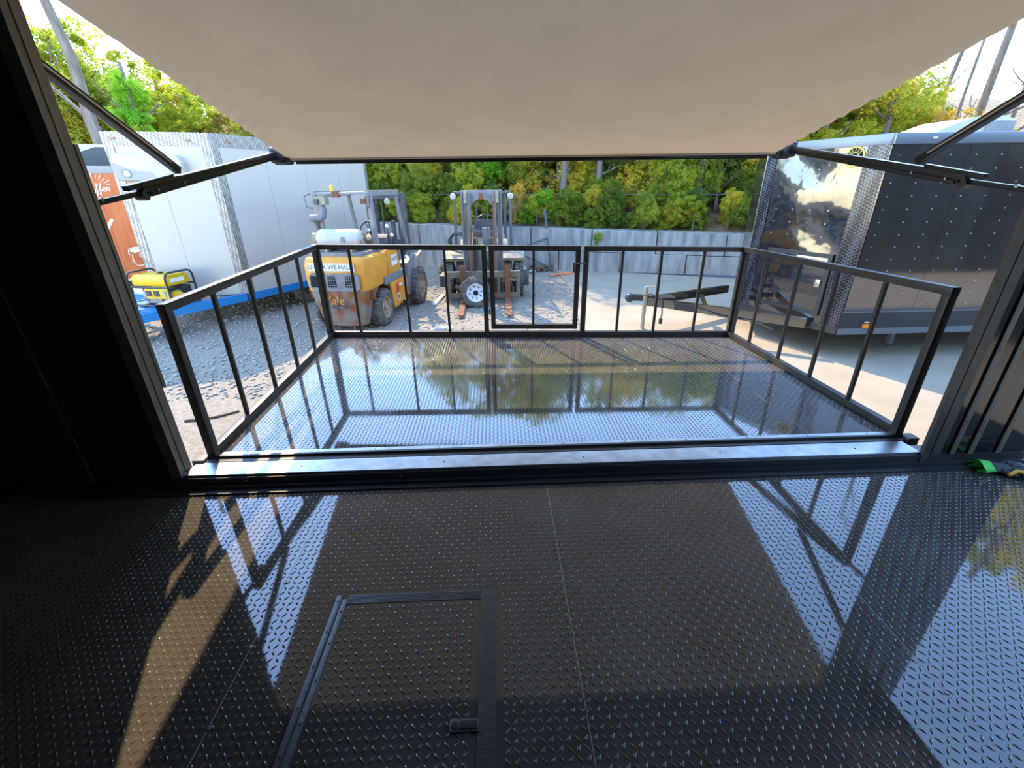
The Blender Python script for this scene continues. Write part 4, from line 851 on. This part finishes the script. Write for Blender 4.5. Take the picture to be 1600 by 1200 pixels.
obj('cuff', MB().grid(lambda u, v: (-.075+.065*u+.012*math.sin(4*PI*v), (.058-.012*u)*math.cos(2*PI*v), .036+(.034-.008*u)*math.sin(2*PI*v)), 4, 18), 'glovegreen', gv)
yt = thing('bar_clamp', (3.06, 1.98, 0), 'yellow and black hand clamp lying beside the glove', 'clamp', -.1)
obj('clamp_jaw', MB().tube([(-.11, .03, .03), (-.06, .045, .045), (-.02, .03, .04), (.0, -.005, .03), (-.03, -.02, .02)], [.010, .013, .014, .014, .009], 10), 'toolyellow', yt)
obj('clamp_handle', MB().tube([(.0, -.005, .025), (.08, -.012, .022), (.18, -.01, .022)], [.018, .016, .014], 10), 'toolyellow', yt)
obj('clamp_bar', MB().box(-.05, .28, .012, .022, .015, .045), 'tubeblack', yt)
obj('clamp_grip', MB().tube([(.02, .035, .03), (.12, .045, .03), (.2, .04, .028)], [.014, .017, .012], 10), 'tubeblack', yt)
# ================================================================== trees and shrubs
def leaf_mesh(name, m, n, seed, blobs, leaf=.05, shell=.55, flat=1.0):
    """unit crown of n folded leaves gathered in clumps"""
    r = np.random.RandomState(seed)
    c = r.normal(size=(blobs, 3)); c /= np.linalg.norm(c, axis=1)[:, None]; c *= (r.rand(blobs, 1)**.40)*.92; c[:, 2] *= flat
    br = .08+.20*r.rand(blobs)**1.5
    k = r.randint(0, blobs, n); d = r.normal(size=(n, 3)); d /= np.linalg.norm(d, axis=1)[:, None]
    P = c[k] + d*br[k][:, None]*(shell+(1-shell)*r.rand(n, 1))
    nrm = d*.6 + r.normal(size=(n, 3))*.6 + np.array([0, 0, .45]); nrm /= np.linalg.norm(nrm, axis=1)[:, None]
    t = np.cross(nrm, r.normal(size=(n, 3))); t /= np.linalg.norm(t, axis=1)[:, None]; b = np.cross(nrm, t)
    L = leaf*(.6+.8*r.rand(n, 1)); w = L*.36
    V = np.stack([P-t*L, P+b*w+nrm*w*.35, P+t*L, P-b*w+nrm*w*.35], 1).reshape(-1, 3)
    f = np.array([(0, 1, 2), (0, 2, 3)]); F = (np.arange(n)[:, None, None]*4+f[None]).reshape(-1, 3)
    o = rawobj(name, V, F, m); me = o.data; bpy.data.objects.remove(o); return me
CR = {}
for i, (key, m, n, bl, lf) in enumerate((('yellow', 'leaf_yellow', 10000, 110, .045), ('lime', 'leaf_lime', 10000, 100, .045), ('mid', 'leaf_mid', 11000, 110, .045), ('deep', 'leaf_deep', 11000, 100, .045),
                                    ('bright', 'leaf_bright', 10000, 110, .045), ('brown', 'leaf_brown', 8000, 120, .035), ('gold', 'leaf_gold', 8000, 110, .045), ('fine', 'leaf_mid', 13000, 130, .030), ('airy', 'leaf_lime', 3600, 90, .050), ('airygold', 'leaf_yellow', 3400, 90, .050))):
    CR[key] = leaf_mesh('foliage', m, n, 31+i, bl, lf)
def branch_mesh(seed, h, r0, n=7, lean=(0, 0), spread=.55):
    """trunk with side branches, base at the origin"""
    r = random.Random(seed); b = MB(); k = 7
    tr = [Vector((lean[0]*(i/k)**1.2*h+r.uniform(-.03, .03)*h*.3, lean[1]*(i/k)**1.2*h+r.uniform(-.03, .03)*h*.3, h*i/k)) for i in range(k+1)]
    b.tube(tr, [r0*(1-.72*i/k) for i in range(k+1)], 9)
    for q in range(n):
        i = r.randint(2, k); p = tr[i]; a = r.uniform(0, 2*PI); L = h*spread*r.uniform(.4, .9)*(1-.4*i/k)
        d = Vector((math.cos(a), math.sin(a), r.uniform(.25, .9))).normalized()
        pts = [p, p+d*L*.35, p+d*L*.7+Vector((0, 0, .06*L)), p+d*L+Vector((r.uniform(-.1, .1)*L, 0, .15*L))]
        rb = r0*.38*(1-.5*i/k); b.tube(pts, [rb, rb*.75, rb*.5, rb*.2], 6)
        for e in range(2):
            d2 = (d+Vector((r.uniform(-.8, .8), r.uniform(-.8, .8), r.uniform(-.2, .6)))).normalized(); b.tube([pts[1+e], pts[1+e]+d2*L*.3, pts[1+e]+d2*L*.55], [rb*.4, rb*.28, rb*.1], 5)
    return b
def tmesh(b, nm):
    me = bpy.data.meshes.new(nm); me.from_pydata(b.v, [], b.f); me.update()
    for p in me.polygons: p.use_smooth = True
    me.materials.append(MATS['bark']); return me
ST = [tmesh(branch_mesh(60+i, 1.0, .035, 6), 'stem') for i in range(3)]
TR = [tmesh(branch_mesh(80+i, 1.0, .030, 9, spread=.45), 'trunk') for i in range(3)]
def plant(name, base, crowns, label, cat, group, h, woody):
    """crowns: list of (key, dx, dy, dz, sx, sy, sz)"""
    t = thing(name, base, label, cat, 0, group)
    s = bpy.data.objects.new('trunk' if name.endswith('tree') else 'stem', woody); C.objects.link(s); s.parent = t; s.scale = (h, h, h); s.rotation_euler = (0, 0, rnd.uniform(0, 6.28))
    for key, dx, dy, dz, sx, sy, sz in crowns:
        c = bpy.data.objects.new('foliage', CR[key]); C.objects.link(c); c.parent = t
        c.location = (dx, dy, dz); c.scale = (sx, sy, sz); c.rotation_euler = (R_(-.5, .5), R_(-.5, .5), rnd.uniform(0, 6.28))
    return t
R_ = lambda a, b: rnd.uniform(a, b)
def lumps(keys, r, z0, z1, n, wide=.7):
    """n overlapping clumps between heights z0 and z1"""
    out = []
    for i in range(n):
        f = (i+.5)/n; a = R_(0, 6.28); q = r*R_(.15, wide)*(1-.5*f); s = r*R_(.55, .8)*(1-.2*f)
        out.append((keys[i % len(keys)], q*math.cos(a), q*math.sin(a), z0+(z1-z0)*f, s*R_(.85, 1.2), s*R_(.85, 1.2), s*R_(.7, 1.1)))
    return out
def shrub(s, t, keys, r, lb, grp, h=None, n=3):
    p = wpt(s, t, hz(s, t)-.05); h = h or r*1.6
    return plant('shrub', p, lumps(keys, r, .15, h*.85, n), lb, 'shrub', grp, h*.8, ST[rnd.randint(0, 2)])
ks = [('mid', 'lime'), ('deep', 'mid'), ('lime', 'yellow'), ('mid', 'fine', 'yellow'), ('gold', 'brown'), ('mid', 'lime', 'deep'), ('deep', 'fine'), ('bright', 'lime'), ('yellow', 'mid'), ('fine', 'lime')]
ORD = 'first second third fourth fifth sixth seventh eighth ninth tenth eleventh twelfth thirteenth fourteenth fifteenth sixteenth seventeenth eighteenth nineteenth twentieth'.split()
HUE = {'mid': 'olive green', 'deep': 'dark green', 'lime': 'lime green', 'gold': 'golden', 'bright': 'bright green', 'yellow': 'yellowish', 'fine': 'fine leaved', 'brown': 'brownish'}
# low growth right behind the wall
for i in range(19):
    shrub(-3.6+.70*i+R_(-.2, .2), R_(.60, .85), ks[(i*3) % 10], R_(.50, .70), HUE[ks[(i*3) % 10][0]]+' low shrub over the block wall, '+ORD[i]+' from the white trailer', 'low shrubs along the block wall', h=R_(.9, 1.2))
for i in range(16):
    shrub(-4.2+.98*i+R_(-.3, .3), R_(1.8, 2.5), ks[(i*7+2) % 10], R_(.95, 1.25), HUE[ks[(i*7+2) % 10][0]]+' dense shrub in the middle of the thicket, '+ORD[i]+' from the white trailer', 'shrubs in the thicket on the bank', h=R_(1.9, 2.5), n=4)
for i in range(14):
    shrub(-5.2+1.25*i+R_(-.3, .3), R_(3.3, 4.4), ks[(i*3+5) % 10], R_(1.3, 1.7), HUE[ks[(i*3+5) % 10][0]]+' tall shrub up the bank, '+ORD[i]+' from the white trailer', 'tall shrubs up the bank', h=R_(3.0, 4.0), n=5)
plant('shrub', wpt(4.35, .10, .22), [('bright', 0, -.05, -.02, .13, .13, .2), ('lime', .05, -.12, .13, .16, .16, .12)], 'small bright green vine hanging down a joint of the block wall', 'shrub', None, .25, ST[0])
# trees over the thicket (mostly seen mirrored in the deck)
def tree(x, y, z, h, crowns, lb, grp=None, tr=None):
    return plant('tree', (x, y, z), crowns, lb, 'tree', grp, h, tr or TR[rnd.randint(0, 2)])
for i in range(10):
    s = -6+1.75*i+R_(-.4, .4); t = R_(5.0, 8.0); p = wpt(s, t, hz(s, t)); h = R_(5.4, 6.6) if 3 <= i <= 6 else R_(3.6, 4.8)
    tree(*p, h, lumps(ks[(i*7) % 10], 1.5, h*.5, h*.95, 3), 'slender leafy tree at the back of the thicket, '+ORD[i]+' from the white trailer', 'trees over the thicket')
for i, (s_, t_, h_) in enumerate(((-2.8, 1.9, 3.7), (-1.0, 2.4, 5.2), (.6, 2.8, 6.2), (2.2, 2.2, 5.6), (4.2, 1.7, 3.9), (5.6, 2.0, 3.9), (7.0, 1.7, 3.9), (8.4, 2.0, 4.0), (9.8, 1.8, 4.0), (3.2, 1.5, 3.8), (11.2, 2.0, 4.0))):
    p = wpt(s_, t_, hz(s_, t_)); tree(*p, h_*.95, lumps(('airy', 'airygold', 'airy'), 1.6, h_*.6, h_*.95, 4), 'airy overhanging tree on the bank, '+['behind the yellow forklift','left of the dusty forklift','behind the dusty forklift mast','behind the gate','behind the hanging vine','over the slab past the vine','in line with the coupler','beside the black trailer nose','behind the black trailer nose','above the leaning steel frame','farthest past the black trailer'][i], 'tall airy trees on the bank')
# woods beyond the white trailer
GL = {'yellow': ('airy yellow green tree beyond the white trailer', 'yellow green trees beyond the white trailer'), 'brown': ('bare brownish thicket tree beyond the white trailer', 'brownish trees beyond the white trailer'), 'lime': ('mid green tree beyond the white trailer', 'green trees beyond the white trailer')}
for i_, (az, d, r, key, h) in enumerate(((-48, 17, 2.0, 'yellow', 4.6), (-45.5, 19, 2.2, 'yellow', 5.6), (-43, 17.5, 2.0, 'yellow', 4.7), (-41, 19.5, 2.2, 'yellow', 5.5), (-39, 17.5, 2.0, 'yellow', 4.4), (-37, 19.5, 2.2, 'yellow', 5.4), (-35, 18, 1.9, 'lime', 4.3), (-32, 19, 2.0, 'yellow', 4.8),
                         (-29.5, 17.5, 1.8, 'brown', 3.7), (-27, 18.5, 1.9, 'brown', 3.9), (-24.8, 17, 1.8, 'brown', 3.5), (-22.5, 18, 1.8, 'lime', 3.6), (-20, 17, 1.8, 'yellow', 3.6), (-17.5, 17.5, 1.8, 'lime', 3.8))):
    a = math.radians(az); x, y = d*math.sin(a), d*math.cos(a)
    tree(x, y, .2, h*.95, lumps({'yellow': ('yellow', 'yellow', 'lime'), 'brown': ('brown', 'brown', 'lime'), 'lime': ('lime', 'mid')}[key], r, .6, h*.92, 6, .8), GL[key][0]+', '+ORD[i_]+' along the edge', GL[key][1])
a = math.radians(-34.2); tree(15.5*math.sin(a), 15.5*math.cos(a), .2, 4.2, lumps(('bright', 'bright', 'lime'), 1.0, .8, 3.9, 5, .35), 'vivid green narrow tree beyond the white trailer')
# the leaning bare trunk
lt_ = thing('bare_tree', (13.8*math.sin(math.radians(-37.0)), 13.8*math.cos(math.radians(-37.0)), -.2), 'thick leaning bare trunk with crooked branches beyond the white trailer', 'tree')
obj('trunk', branch_mesh(11, 7.5, .16, 10, (-.03, 0), .30), 'bark', lt_)
# woods beyond the black trailer
GR = {'gold': ('golden leafed tree beyond the black trailer', 'golden trees beyond the black trailer'), 'yellow': ('yellow green tree showing over the black trailer', 'light trees beyond the black trailer'), 'lime': ('green tree showing over the black trailer', 'green trees beyond the black trailer')}
for i_, (az, d, r, key, h) in enumerate(((26, 18, 1.9, 'lime', 4.0), (28.5, 17, 1.8, 'yellow', 4.2), (31, 18.5, 1.9, 'lime', 4.6), (33, 17, 1.8, 'yellow', 4.2), (35.5, 18.5, 1.9, 'yellow', 4.6), (37.5, 17.5, 1.7, 'lime', 3.9), (39.5, 18.5, 1.7, 'yellow', 3.9), (41.5, 17.5, 1.4, 'gold', 3.2), (43.5, 19, 1.4, 'gold', 3.1), (45.5, 18, 1.3, 'yellow', 2.6), (48, 19, 1.4, 'lime', 2.6), (51, 18, 1.4, 'lime', 2.6))):
    a = math.radians(az); x, y = d*math.sin(a), d*math.cos(a)
    tree(x, y, .1, h*.9, lumps({'gold': ('gold', 'yellow'), 'yellow': ('yellow', 'lime'), 'lime': ('lime', 'mid', 'yellow')}[key], r, .5, h*.9, 5, .8), GR[key][0]+', '+ORD[i_]+' from the awning', GR[key][1])
for i, (az, d, h, r0) in enumerate(((41.8, 19, 9, .08), (43.0, 21, 9.5, .06), (44.4, 18, 10, .12), (46.3, 20, 9, .07))):
    a = math.radians(az); t_ = thing('bare_tree', (d*math.sin(a), d*math.cos(a), .1), 'tall thin bare trunk against the sky, '+ORD[i]+' from the awning edge', 'tree', 0, 'bare trunks beyond the black trailer')
    obj('trunk', branch_mesh(200+i, h, r0, 9, (.04, 0), .22), 'bark', t_)
tree(13.5, 8.8, GZ, 9.5, lumps(('yellow', 'lime'), 2.6, 3.6, 8.6, 6), 'tall yellow green tree past the far end of the black trailer')
# unseen trees added behind the yard, to darken what the black trailer reflects
for i in range(7):
    a = math.radians(125+9*i); d = 16+R_(-1, 2)
    tree(d*math.sin(a)+2, d*math.cos(a), GZ, 5.5, lumps(('deep', 'mid'), 2.6, .8, R_(4.2, 5.8), 6), 'unseen dark green tree added across the yard, '+ORD[i]+' past the shed', 'trees added across the yard for reflections')
